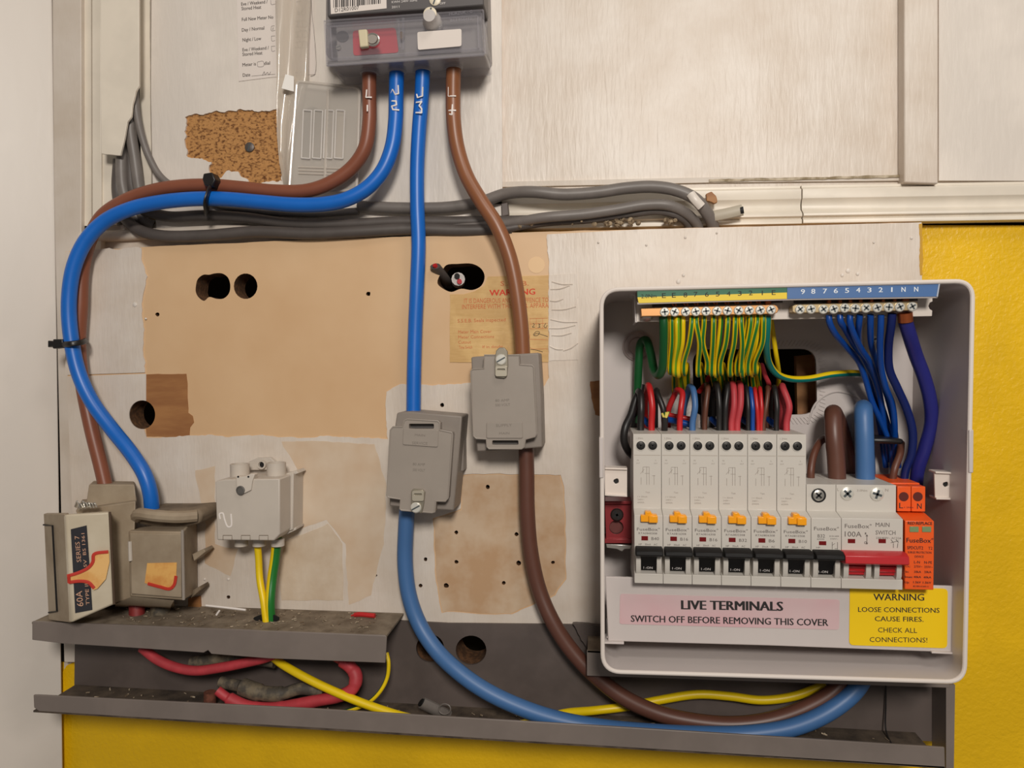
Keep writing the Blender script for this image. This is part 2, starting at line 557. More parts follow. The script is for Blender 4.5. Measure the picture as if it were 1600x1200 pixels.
# --- left door frame: post with a moulded groove, then the side door
post = MB()
post.poly(WL([(79, -300), (126, -300), (127, 300), (124, 700), (122, 1035), (100, 1035), (95, 800), (84, 300)], 10), 0, 10)
post.build('trim_7', WHITED, bevel=.6)['kind'] = 'structure'
plate('trim_8', [(127, -300), (142, -300), (143, 400), (128, 400)], 0, 6, CREAM)['kind'] = 'structure'
plate('trim_9', [(143, -300), (158, -300), (158, 400), (144, 400)], 0, 11, CREAM, bevel=.6)['kind'] = 'structure'
plate('trim_10', [(158, 225), (181, 240), (183, 352), (158, 352)], 0, 9, CREAM, bevel=.5)['kind'] = 'structure'
# yellow paint that strayed on to the post
plate('paint_streak', jag([(98, 1050), (104, 1040), (117, 1034), (117, 1072), (98, 1085)], 1.2, 5, 9), 0, 1.2, YELLOW)['kind'] = 'structure'
plate('trim_11', [(100, 1035), (119, 1035), (119, 1062), (108, 1062), (103, 1090), (101, 1110)], 0, .8, WHITED)['kind'] = 'structure'

# side door: swings towards the room on the left
a0 = P(78, -320, 6); a1 = P(102, 1500, 6)
dw = Vector((-math.cos(R(38)), -math.sin(R(38)), 0)) * 0.40
th = Vector((-.02, .02, 0))
mb = MB()
vs = [a0, a1, a1 + dw, a0 + dw, a0 + th, a1 + th, a1 + dw + th, a0 + dw + th]
mb.add(vs, [(0, 1, 2, 3), (7, 6, 5, 4), (0, 4, 5, 1), (1, 5, 6, 2), (2, 6, 7, 3), (3, 7, 4, 0)])
struct(mb.build('door_1', DOORP, bevel=.8))

# --- cream cover plate over the upright cables, its lower corner broken off
cov = jag([(216, -260), (217, 134), (212, 142), (206, 168), (205, 182), (199, 190), (193, 222), (188, 243), (176, 242), (158, 240), (156, -260)], .7, 6, 11, keep=(0, 9, 10))
tag(plate('cable_cover', cov, 21, 23, CREAM, bevel=.3), 'cream cover strip, broken at its lower corner, over upright grey cables', 'cable cover')
struct(plate('cover_gap_shade', [(183, 120), (220, 110), (222, 345), (183, 345)], 0, 1, DARK))  # dark sheet painted as the shade behind the upright cables

# ================================================================== wooden back board
bb = thing('backboard', 'large painted wooden backboard with bare beige patch and drilled holes', 'board', P(700, 700, 9))
board_out = jag([(101, 393), (222, 386), (440, 376), (650, 369), (800, 363), (1000, 358), (1200, 353), (1441, 347), (1441, 430), (1452, 1010), (900, 992), (600, 985), (120, 968), (112, 800), (104, 560)], .7, 12, 21)
twin = smooth([(305, 448), (308, 436), (317, 429), (326, 429), (334, 427), (346, 427), (355, 433), (359, 445), (357, 458), (349, 466), (338, 467), (326, 464), (318, 470), (309, 464), (305, 456)])
slot_ = smooth([(690, 424), (697, 414), (715, 412), (738, 412), (752, 420), (757, 432), (752, 446), (738, 453), (720, 451), (705, 456), (692, 451), (683, 442)])
HOLE3 = circ(222, 648, 20.5, 36, 22.5)
LARC = [(222 + 20.5 * math.cos(R(a)), 648 + 22.5 * math.sin(R(a))) for a in range(-73, -288, -12)]
RARC = [(222 + 20.5 * math.cos(R(a)), 648 + 22.5 * math.sin(R(a))) for a in range(73, -74, -12)]
rg = random.Random(5)
big = [twin, circ(383, 447, 18.5, 22, 20), HOLE3, slot_, rquad([(1064, 540), (1290, 536), (1292, 660), (1072, 664)], 8)]
nails = [(245, 491, 3.2), (575, 459, 3.6), (297, 659, 2.4), (691, 633, 3.4), (713, 832, 3.2), (713, 878, 3.4), (807, 835, 3.4), (810, 880, 4), (864, 879, 3), (762, 761, 3.4), (665, 874, 3), (657, 915, 3), (697, 915, 4.4), (787, 911, 3.4), (357, 933, 3), (587, 899, 2.4)]
nail_h = [circ(x, y, r, 8, rough=.15, rng=rg) for x, y, r in nails]
MB().poly(WL(board_out, HB), 0, HB - .8, [WL(q, HB) for q in big + nail_h], mi_hole=1).build('board_panel', [BEIGE, DARKW], bb)


def inside(p, poly):
    x, y = p; c = False; n = len(poly)
    for i in range(n):
        x1, y1 = poly[i]; x2, y2 = poly[(i + 1) % n]
        if (y1 > y) != (y2 > y) and x < (x2 - x1) * (y - y1) / (y2 - y1) + x1: c = not c
    return c


def coat(name, pts, m, h0, h1, extra=()):
    hs = [h for h in big + nail_h if all(inside(q, pts) for q in h) and not any(inside(h[0], e) for e in extra)]
    return plate(name, pts, h0, h1, m, bb, hs + list(extra))


bare2 = jag([(722, 742), (790, 741), (876, 742), (882, 770), (884, 820), (885, 905), (868, 930), (800, 960), (690, 958), (680, 900), (676, 810), (720, 795)], 1.5, 8, 31)
left_top = jag([(221, 388), (222, 410), (230, 432), (226, 450), (222, 470), (224, 520), (226, 582), (102, 586), (101, 394)], 2.4, 5, 33, keep=(6, 7))
coat('paint_coat', left_top, WHITE2, HB - .8, HB + .1)
main = [(104, 588), (226, 584), (228, 600)] + [(243, 645), (238, 668), (226, 672)] + jag([(229, 684), (280, 681), (330, 679), (352, 683), (420, 681), (475, 684), (500, 681), (560, 684), (606, 686), (603, 650), (604, 612), (625, 600), (680, 602), (735, 598), (810, 600), (848, 606), (858, 590), (857, 500), (858, 440), (855, 366)], 1.8, 5, 35, keep=(19,)) + [(1000, 358.5), (1200, 353.5), (1440, 347.5), (1440.5, 430), (1451.5, 1009), (900, 991), (600, 984), (121, 967), (113, 800)]
# keep the outline clear of the big drilled hole by running round it
main = [p for p in main]
mcoat = [(104, 588), (228, 584)] + LARC + main[main.index((226, 672)) + 1:]
coat('paint_coat', mcoat, WHITE2, HB - .8, HB, [bare2])
# browner square of old wood under the beige coat, next to the drilled hole
plate('bare_patch', jag([(228.5, 585), (291, 584), (293, 600), (294, 645), (301, 650), (303, 660), (297, 668), (296, 683), (229, 682)], .8, 6, 41, keep=(8,)) + RARC, HB - .8, HB - .5, TAN, bb)
coat('stained_patch', [(x + (1.5 if x < 780 else -1.5), y + (1.5 if y < 850 else -1.5)) for x, y in bare2], STAIN, HB - .8, HB - .45)
# filler and thinner paint where fittings have been taken off
FILL1 = mat('pale_filler', (216, 200, 180), .5, rgb2=(198, 176, 150), vscale=40, lo=.3, hi=.7, bump=.4, bscale=60, bdist=.001)
FILL2 = mat('tan_wash', (204, 176, 146), .5, rgb2=(218, 200, 178), vscale=16, lo=.35, hi=.65, bump=.1, bscale=60)
coat('filler_patch', jag([(512, 818), (535, 850), (536, 938), (440, 938), (436, 905), (444, 846), (470, 836)], 1.5, 8, 43), FILL1, HB, HB + .25)
coat('thin_paint', jag([(440, 690), (585, 694), (604, 760), (600, 850), (580, 930), (545, 945), (540, 850), (510, 812), (465, 826), (468, 740)], 2, 8, 45), FILL2, HB, HB + .12)
coat('thin_paint', jag([(305, 735), (336, 728), (336, 850), (372, 858), (360, 900), (320, 880), (322, 820)], 2, 8, 46), FILL2, HB, HB + .12)
plate('old_ring_mark', circ(838, 414, 13, 20), HB - .8, HB - .6, mat('ring_mark', (228, 192, 146), .5), bb)
plate('bare_patch', jag([(922, 596), (940, 594), (940, 650), (930, 648), (924, 622)], 1.2, 5, 77), HB, HB + .2, TAN, bb)
# drips and lumps of paint
mb = MB()
for x, y, r in ((211, 476, 4.5), (1071, 371, 2.4), (935, 379, 2), (1010, 383, 2.2), (1120, 364, 2), (1424, 372, 2.4), (1365, 379, 1.8), (1060, 440, 4), (1068, 430, 3), (1325, 423, 4), (1316, 430, 3), (1340, 428, 3), (320, 905, 2.4), (357, 905, 3), (228, 498, 2)):
    c = P(x, y, HB); vs = []
    mb.lathe([(r * .42, -.2), (r * .38, .5), (r * .2, .9), (.01, 1.0)], c, n=9)
mb.build('paint_lump', WHITE, bb)['kind'] = 'stuff'
plate('old_batten', [(1254, 556), (1286, 553), (1288, 652), (1256, 655)], -12, -6, TAN, bb, href=10)

# --- sticker on the board, printed red, its right end painted over
st = plate('sticker', jag([(703, 460), (724, 460), (742, 455), (757, 446), (762, 432), (857, 430), (857, 566), (703, 566)], .6, 8, 51), HB - .8, HB - .3, STICK, bb)
hs = HB - .3
text('lettering', [('S.S.E.B.', (782, 446.5), (826, 446), 7)], hs, STXT, st)
text('lettering', [('WARNING', (765, 462), (836, 460), 9, .035)], hs, STXTR, st)
text('lettering', [('IT IS DANGEROUS AND AN OFFENCE TO', (725, 473.5), (857, 472), 7), ('INTERFERE WITH THIS S.S.E.B. APPARA', (722, 483), (857, 480.5), 7),
     ('S.S.E.B. Seals inspected', (715, 504), (790, 502), 5.2), ('Meter Main Cover', (716, 521), (768, 520), 4.6), ('Meter Connections', (716, 529), (772, 528), 4.6),
     ('Cutout', (716, 537), (736, 536.6), 4.6), ('Time Switch', (717, 545), (738, 544.6), 4.6), ('If in doubt', (754, 544), (786, 543.4), 4.2)], hs, STXT, st, .004)
strokes('ruled_lines', [[(828, 498), (856, 497)], [(828, 506), (856, 505)], [(828, 514), (856, 513)], [(828, 522), (828, 543), (856, 545)], [(828, 497), (828, 514)], [(838, 497), (838, 514)], [(848, 497), (848, 514)], [(828, 530), (856, 531)]], hs + .1, .12, STXT, st)
strokes('handwriting', [[(833, 505), (835, 507), (832, 511), (836, 511)], [(841, 506), (844, 507), (842, 509), (844, 511), (840, 512)], [(853, 505), (850, 510), (853, 512), (855, 508)],
                        [(833, 523), (838, 518), (843, 519), (840, 524), (834, 524), (838, 521), (847, 523), (856, 526)], [(829, 546), (838, 547), (848, 550)]], hs + .1, .18, TXTD, st)
mb = MB()
mb.poly(WL(jag([(858, 430), (903, 427), (904, 464), (902, 466), (904, 500), (903, 562), (858, 564)], .6, 7, 52), HB), HB - .4, HB + .35)
for y0, y1, x0, x1 in ((440, 444, 862, 895), (452, 446, 860, 890), (470, 467, 859, 880), (484, 479, 862, 900), (499, 503, 860, 902), (513, 508, 858, 899), (524, 520, 862, 893), (541, 546, 859, 880), (548, 536, 880, 903)):
    mb.tube([P(x0, y0, HB + .2), P((x0 + x1) / 2, (y0 + y1) / 2 + 2, HB + .4), P(x1, y1, HB + .2)], .0006, n=6)
mb.build('painted_over_end', WHITE2, st)

# dark cut cable stubs inside the slot
def cable(name, label, pts, r, m, cat='cable', group=None, n=14, **k):
    o = MB().tube([P(*q) for q in pts], r / 1000 if not isinstance(r, list) else [x / 1000 for x in r], n=n, **k).build(name, m)
    return tag(o, label, cat, group)


t = thing('cut_cable', 'cut grey cable end pointing out of the slot hole, cores bare', 'cable', P(718, 436, 5))
MB().tube([P(716, 440, -20), P(716, 440, 6), P(716, 436, 15)], .0048, n=12).build('sheath', mat('pale_sheath', (186, 178, 172), .5, var=.2, vscale=200), t)
MB().tube([P(717, 438, 10), P(718, 440, 17)], .0018, n=8).build('core', C_REDP, t)
MB().tube([P(715, 432, 10), P(714, 431, 17)], .0020, n=8).build('core', BLACK, t)
t = thing('cut_cable', 'dark grey flat cable stub poking up from the left end of the slot hole', 'cable', P(690, 430, 5))
MB().tube([P(700, 446, -5), P(694, 434, 10), P(680, 416, 22)], .0042, n=12, flat=.6).build('sheath', C_GREYD, t)
MB().tube([P(684, 421, 20), P(679, 414, 23.5)], .0016, n=8).build('core', C_RED, t)

# ================================================================== grey trunking under the board
tr = thing('cable_trunking', 'long grey open-fronted trunking with lipped ledge, one length cut away', 'trunking', P(700, 1080, 20))
HF = 62.0
bp_out = [(117, 990), (605, 1000), (606, 985), (612, 976), (624, 970), (700, 974), (900, 976), (1050, 985), (1490, 1000), (1490, 1160), (1000, 1135), (500, 1108), (116, 1078)]
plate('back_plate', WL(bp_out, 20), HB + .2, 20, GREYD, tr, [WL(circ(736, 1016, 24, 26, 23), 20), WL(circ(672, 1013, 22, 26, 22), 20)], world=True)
for cx, cy in ((736, 1016), (672, 1013)):
    mb = MB(); k = 24; vs = []
    for hh in (20.0, -6):
        for t in range(k):
            a = 2 * math.pi * t / k; v = P(cx + 24.2 * math.cos(a), cy + 23.2 * math.sin(a), 20); vs.append((v.x, -hh / 1000, v.z))
    mb.add(vs, [(t, (t + 1) % k, (t + 1) % k + k, t + k) for t in range(k)])
    mb.build('hole_edge', DARKW, tr)
# floor and front lip of the channel
zf_l = W(60, 1112, HF); zf_r = W(1476, 1204, HF)


def flat_strip(mb, xl, xr, zl, zr, h0, h1, th):
    """floor-like strip between heights h0,h1; top at zl/zr"""
    vs = []
    for x, z in ((xl, zl), (xr, zr)):
        for h in (h0, h1):
            for dz in (0, -th):
                vs.append((x, -h / 1000, z + dz))
    # order: l(h0 top,h0 bot,h1 top,h1 bot) r(...)
    mb.add(vs, [(0, 2, 6, 4), (1, 5, 7, 3), (0, 4, 5, 1), (2, 3, 7, 6), (0, 1, 3, 2), (4, 6, 7, 5)])


mb = MB()
xl = W(52, 1112, HF)[0]; xr = W(1476, 1200, HF)[0]
zl = W(55, 1113, HF)[1]; zr = W(1476, 1201, HF)[1]
flat_strip(mb, xl, xr, zl + .0012, zr + .0012, 18.5, HF, .0012)
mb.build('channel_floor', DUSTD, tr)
lipo = WL([(52, 1086), (58, 1086), (500, 1108), (1000, 1138), (1476, 1168), (1477, 1201), (1000, 1170), (500, 1138), (62, 1112), (53, 1106)], HF)
MB().poly(lipo, HF - 1.6, HF).build('front_lip', GREY, tr, bevel=.4)
# end flange of the trunking on the right
plate('end_flange', [(1476, 1068), (1490, 1068), (1488, 1206), (1476, 1206)], HB + 2, HB + 22, GREY, tr, href=HB + 20)
# upper ledge (left length) : dusty top and grey front face
x0 = W(50, 985, HF)[0]; x1 = W(604, 1015, HF)[0]
z0 = W(50, 972, HF)[1]; z1 = W(604, 993, HF)[1]
mb = MB(); flat_strip(mb, x0, x1, z0, z1, HB + .2, HF, .0014)
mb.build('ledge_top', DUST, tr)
lf = WL([(50, 971), (300, 981), (602, 993), (604, 996), (602, 1036), (420, 1029), (330, 1022), (325, 1016), (318, 1020), (200, 1012), (100, 1006), (50, 1000)], HF + .6)
MB().poly(lf, HF - 1.2, HF + .6).build('ledge_face', GREY, tr, bevel=.4)
# upper ledge (right length) behind the box
x0 = W(918, 1024, HF - 12)[0]; x1 = W(1480, 1050, HF - 12)[0]
z0 = W(918, 1016, HF - 12)[1]; z1 = W(1480, 1042, HF - 12)[1]
mb = MB(); flat_strip(mb, x0, x1, z0, z1, HB + .2, HF - 12, .0014); mb.build('ledge_top', DUST, tr)
MB().poly(WL([(917, 1016), (1484, 1040), (1484, 1075), (917, 1056)], HF - 12), HF - 13.4, HF - 12).build('ledge_face', GREY, tr, bevel=.3)
plate('stray_yellow_paint', jag([(1436, 350), (1441, 349), (1442, 430), (1438, 430)], 1.6, 5, 61), HB, HB + .3, mat('ochre_streak', (196, 148, 30), .5), bb)
plate('torn_edge', jag([(895, 975), (940, 978), (940, 1018), (920, 1016), (908, 1000)], 1.5, 5, 66), 20, 24, GREYD, tr)
# dust and offcuts lying on the ledge and the floor of the channel
rg = random.Random(12); mb = MB()
for i in range(170):
    px = rg.uniform(190, 590); hh = rg.uniform(22, 58)
    v = P(px, 970, hh); zt = z_l = None
    x = v.x; f = (x - W(50, 985, HF)[0]) / (W(604, 1015, HF)[0] - W(50, 985, HF)[0]); z = W(50, 972, HF)[1] * (1 - f) + W(604, 993, HF)[1] * f
    L = rg.uniform(.8, 3.2) / 1000; a = rg.uniform(0, 6.28)
    mb.tube([Vector((x, -hh / 1000, z + .0004)), Vector((x + L * math.cos(a), -hh / 1000 + L * math.sin(a), z + .0006))], rg.uniform(.15, .5) / 1000, n=4, raw=True)
for i in range(170):
    f = rg.random(); x = xl + .02 + (xr - xl - .03) * f; hh = rg.uniform(24, 58)
    z = (zl * (1 - (x - xl) / (xr - xl)) + zr * (x - xl) / (xr - xl)) + .0014
    L = rg.uniform(.8, 4) / 1000; a = rg.uniform(0, 6.28)
    mb.tube([Vector((x, -hh / 1000, z + .0003)), Vector((x + L * math.cos(a), -hh / 1000 + L * math.sin(a), z + .0008))], rg.uniform(.2, .7) / 1000, n=4, raw=True)
tag(mb.build('debris', mat('dust_crumbs', (176, 160, 138), .9, rgb2=(110, 92, 72), vscale=300)), 'loose dust and crumbs lying on the trunking ledge and floor', 'debris', kind='stuff')
cable('plastic_offcut', 'thin white plastic sliver lying on the dusty ledge beside the fuse', [(322, 946, 45), (350, 949, 46), (384, 953, 47)], .8, MARK, 'offcut', n=6)
cable('plastic_offcut', 'short white clipping standing on the dusty ledge', [(338, 961, 50), (343, 954, 50)], .7, MARK, 'offcut', n=6)
cable('sleeve_offcut', 'red sleeving offcut lying on the ledge below the white block', [(549, 962, 30), (560, 960, 31), (586, 962, 32)], [.6, 1.6, 1.7, 1.7, 1.7], C_RED, 'offcut', n=8)

# ================================================================== consumer unit enclosure
HR = 95.0        # height of the rim
HK = 21.0        # inner face of its back panel
cu = thing('consumer_unit', 'open pale grey plastic fuse box enclosure with rounded corners, cover removed', 'fuse box', P(1225, 760, HB + 1))
rimo = WL(rquad([(937, 450), (1524, 436), (1511, 1070), (939, 1053)], 30, 8), HR)
rimi = WL(rquad([(942.5, 455), (1518.5, 441.5), (1505, 1063.5), (944.5, 1047)], 27, 8), HR)
wall_ = MB().poly(rimo, HB + .3, HR - 1, [rimi])
wall_.build('side_walls', CU, cu)
pm = [((a[0] + b[0]) / 2, (a[1] + b[1]) / 2) for a, b in zip(rimo, rimi)]
mb = MB(); mb.tube([Vector((x, -(HR - 1) / 1000, z)) for x, z in pm], .0013, n=10, closed=True, raw=True)
mb.build('rim', mat('rim_highlight_plastic', (226, 216, 208), .25), cu)  # paler than the walls: the rim's highlight is put into its colour
slot_px = rquad([(1082, 546), (1275, 545), (1277, 647), (1084, 652)], 24, 6)
oval = rquad([(1349, 501), (1375, 500), (1376, 557), (1350, 558)], 13, 6)
plate('back_panel', rimi, HB + .4, HK, CU, cu, [WL(slot_px, HK)], world=True)
# serrated border round the knock-out opening
mb = MB(); cxx, cyy = 1180, 598
outer = rquad([(1070, 533), (1288, 531), (1290, 661), (1072, 666)], 32, 10)
inner = rquad([(1080, 543), (1278, 542), (1280, 650), (1082, 655)], 25, 10)


def resample(pts, n):
    pts = [Vector(p) for p in pts]; L = [0]
    for i in range(len(pts)): L.append(L[-1] + (pts[(i + 1) % len(pts)] - pts[i]).length)
    out = []
    for k in range(n):
        d = L[-1] * k / n; i = max(j for j in range(len(pts)) if L[j] <= d)
        s_ = L[i + 1] - L[i]; out.append(pts[i].lerp(pts[(i + 1) % len(pts)], (d - L[i]) / s_ if s_ > 0 else 0))
    return out


ro = resample(outer, 104); ri = resample(inner, 104)
for k in range(104):
    a, b = ri[k], ro[k]; t = (ro[(k + 1) % 104] - ro[k]).normalized() * 1.6
    mb.poly(WL([a.lerp(b, .15) - t * .5, b - t * .5, b + t * .5, a.lerp(b, .15) + t * .5], HK), HK, HK + .5)
mb.build('serrated_border', CU, cu)['kind'] = 'stuff'
# raised knock-out rings and moulded lines on the back panel
mb = MB(); v = P(996, 541, HK)
mb.lathe([(10.2, 0), (10.2, 1.4), (9.2, 1.6), (8.8, .6), (6.2, .5), (5.4, 1.8), (.01, 1.8)], v, n=32)
mb.build('knockout_disc', mat('grommet_plastic', (176, 160, 156), .4), cu)
MB().poly(WL(oval, HK), HK, HK + .9, []).build('oval_knockout', NBLK, cu, bevel=.4)
mb = MB(); screw_head(mb, P(1363, 531, HK), 3.4, 1.0, 'cross'); mb.build('fixing_screw', [STEEL, SLOT], cu)
MB().tube([P(1432, 470, HK + 1), P(1432, 900, HK + 1)], .0012, n=6).build('moulded_line', CU, cu)
MB().tube([P(x, y, HK + .2) for x, y in ((1262, 662), (1275, 630), (1305, 612), (1345, 625), (1360, 660), (1362, 730))], .0008, n=6).build('moulded_line', CU, cu)
# lug brackets for the cover screws
for c, fl, xx in (((945, 730), (980, 731), (980, 776), (945, 774)), 1, (963, 752)), (((1460, 736), (1504, 738), (1504, 781), (1461, 780)), -1, (1478, 757)):
    hh = 74
    b = MB(); oo = WL(c, hh)
    b.poly(oo, hh - 1.6, hh, [WL(circ(xx[0], xx[1], 4.2, 10, rough=.15, rng=random.Random(3)), hh)])
    for (i, j) in ((0, 1), (2, 3)):
        (xa, za), (xb, zb) = oo[i], oo[j]
        s_ = -1 if i == 0 else 1
        b.poly([(xa, za), (xb, zb), (xb, zb + s_ * .0012), (xa, za + s_ * .0012)], hh - 8, hh + 1.6)
    b.build('cover_lug', mat('lug_plastic', (224, 212, 202), .35), cu, bevel=.3)
    plate('lug_socket', circ(xx[0], xx[1], 5, 14), hh - 3, hh - 1.7, BLACKS, cu, href=hh)
# small step in the side walls where the cover catches
for px, py in ((939.5, 715), (1516.5, 705)):
    c = P(px, py, HR); mb = MB()
    mb.box(c.x - .0012, c.x + .0012, c.z - .012, c.z + .012, HR - 9, HR + .9); mb.build('cover_catch', CU, cu, bevel=.5)

# --- DIN rail with its keyhole end
dr = thing('din_rail', 'steel mounting rail with keyhole end coloured as a red reflection left of the breakers', 'rail', P(1200, 820, 26))
ZR = P(965, 820, 40).z
MB().poly([(W(950, 820, 40)[0], W(950, 785, 40)[1]), (W(1440, 820, 40)[0], W(950, 785, 40)[1]), (W(1440, 820, 40)[0], W(950, 858, 40)[1]), (W(950, 820, 40)[0], W(950, 858, 40)[1])], 27, 28.5).build('rail', STEEL, dr)
REDM = mat('red_reflection_steel', (150, 52, 56), .35, metal=.25)  # reddish reflection on the steel end and keyhole, put into their colour
kh = [(959 + 8.2 * math.cos(a), 826 + 8.2 * math.sin(a)) for a in [R(x) for x in range(-50, 231, 20)]] + [(956, 812), (955, 800), (964, 797), (970, 805), (968, 812)]
plate('rail_end', [(945, 788), (987, 788), (987, 842), (947, 842)], 52, 53.5, REDM, dr, [circ(963, 824, 11, 18)], bevel=.2)
plate('keyhole_plate', circ(963, 824, 11, 18), 49, 50, mat('red_reflection_keyhole', (120, 70, 66), .4, metal=.4), dr, href=53)
for y0, y1, hh in ((783, 788, 56), (842, 849, 55)):
    plate('rail_lip', [(945, y0), (987, y0), (987, y1), (945, y1)], 40, hh, REDM, dr, bevel=.3)
plate('rail_foot', [(947, 850), (987, 852), (985, 858), (976, 858), (972, 862), (964, 858), (948, 856)], 44, 54, STEEL, dr, bevel=.3)
mb = MB(); screw_head(mb, P(964, 804, 53.5), 4.2, 1.4, 'cross', .5)
mb.build('rail_screw', [mat('blackened_screw', (60, 52, 50), .35, .6), BLACKS], dr)

# ================================================================== breakers
HN, HS, HBK = 90.0, 80.0, 36.0
XL = W(991, 850, HN)[0]; PIT = (W(1411, 860, HN)[0] - XL) / 9.0


def V(py, h=HN): return W(991, py, h)[1]


def XU(i, f=0.0): return XL + PIT * (i + f)


def pxw(i, off):
    """world x of an offset in pixels of the photo's 45.9 px wide module"""
    return XL + PIT * (i + off / 45.9)


def lettering(parent, items, m, h, name='lettering', lift=.1):
    """items: (string, x0, x1, z base, capital height mm, bold) world"""
    mb = MB()
    for s_, x0, x1, z, cap, *b in items:
        vs, fs = _textmesh(s_, 0); bd = b[0] if b else 0
        a0_ = min(v.x for v in vs); a1_ = max(v.x for v in vs)
        mb.add([(x0 + (v.x - a0_) / (a1_ - a0_) * (x1 - x0), -(h + lift) / 1000, z + v.y / .69 * cap / 1000) for v in vs], fs)
        if bd > 0:
            k = len(vs)
            for q_ in (-1, 1): mb.add([v + Vector((bd * cap * .0007 * q_, -.00001, 0)) for v in mb.v[-k:]], fs)
    return mb.build(name, m, parent, smooth=0)


zb = V(911); zt_r = W(991, 678, HS)[1]; zt_m = W(1285, 757, HS)[1]; zsh = W(991, 794, HS)[1]; zns = V(805)
zr0, zr1 = V(868), V(893)     # toggle recess


def breaker_body(root, i, n, ztop, m, name='body', recess=True):
    x0, x1 = XU(i) + .0001, XU(i + n) - .0001
    # nose/body profile
    prof = [(HBK, ztop), (HS, ztop), (HS, zsh), (HN, zns), (HN, zr0)]
    if recess: prof += [(HN - 6, zr0), (HN - 6, zr1), (HN, zr1 - .0012)]
    prof += [(HN, zb), (HS - 8, zb), (HS - 8, zb - .006), (HBK, zb - .006)]
    mb = MB().profx(prof, x0, x1)
    if recess:
        units = [(x0 + PIT * k, x0 + PIT * (k + 1)) for k in range(n)]
        for k, (a, b) in enumerate(units):
            b = min(b, x1)
            cw = PIT * .17
            ch = [(HN - 6.5, zr0 + .0008), (HN + 1.0, zr0 + .0004), (HN + 1.4, zr0 - .003), (HN + 1.0, zr1 + .001), (HN - .2, zr1 - .0012), (HN - 6.5, zr1 - .0012)]
            mb.profx(ch, a + PIT * .05, a + PIT * .05 + cw)
            mb.profx(ch, b - PIT * .05 - cw, b - PIT * .05)
    o = mb.build(name, m, root, bevel=.25)
    return o


def holes(root, i, pts, z, m=BLACKS, r=2.75, h=HS):
    for off in pts:
        mb = MB(); c = Vector((pxw(i, off), -h / 1000, z))
        mb.lathe([(r * 1.12, 0), (r * 1.12, .35), (r * .98, .4), (r * .95, .12), (.01, .1)], c, n=20)
        mb.f = mb.f; k = len(mb.f)
        mb.m = [0 if q < 40 else 1 for q in range(k)]
        o = mb.build('terminal_screw_hole', [MCB, m], root)
        s2 = MB(); screw_head(s2, Vector((c.x, -(h + .1) / 1000, c.z)), r * .8, .25, 'cross', random.uniform(0, 1.5))
        s2.build('screw', [mat('deep_screw', (52, 50, 48), .4, .6), BLACKS], o)


def toggle(root, i, n, m, label=None):
    x0, x1 = XU(i), XU(i + n)
    zc0, zc1 = V(856, HN + 5), V(868.5 if n == 1 else 873.5, HN + 5)
    mb = MB()
    bar = [(HN - 1, zc0), (HN + 5, zc0 + .0002), (HN + 8.5, zc0 - .0012), (HN + 9, zc1 + .0012), (HN + 6, zc1), (HN - 1, zc1 - .0005)]
    e = PIT * (.035 if n == 1 else -.03)
    mb.profx(bar, x0 + e, x1 - (PIT * .0 if n == 2 else e))
    for k in range(n):
        a = x0 + PIT * k
        mb.profx([(HN + 5, zc1 + .001), (HN - 1.2, zr0 - .004), (HN - 2.2, zr1 + .0006), (HN - 5.9, zr1 + .0002), (HN - 5.9, zc1 + .001)], a + PIT * .22, a + PIT * (.78 if n == 1 else .8))
        if n == 2:
            mb.profx([(HN + 1, zr0 - .0035), (HN + .4, zr0 - .0042), (HN - 4, zr0 - .0042), (HN - 4, zr0 - .0035)], a + PIT * .22, a + PIT * .8)
            mb.profx([(HN - .2, zr0 - .0062), (HN - .9, zr0 - .007), (HN - 4, zr0 - .007), (HN - 4, zr0 - .0062)], a + PIT * .22, a + PIT * .8)
    o = mb.build('toggle', m, root, bevel=.5)
    return o


def window(root, x0, x1, z0, z1, m=REDD, name='indicator_window'):
    MB().box(x0, x1, z0, z1, HN - .5, HN + .12).build(name, m, root)


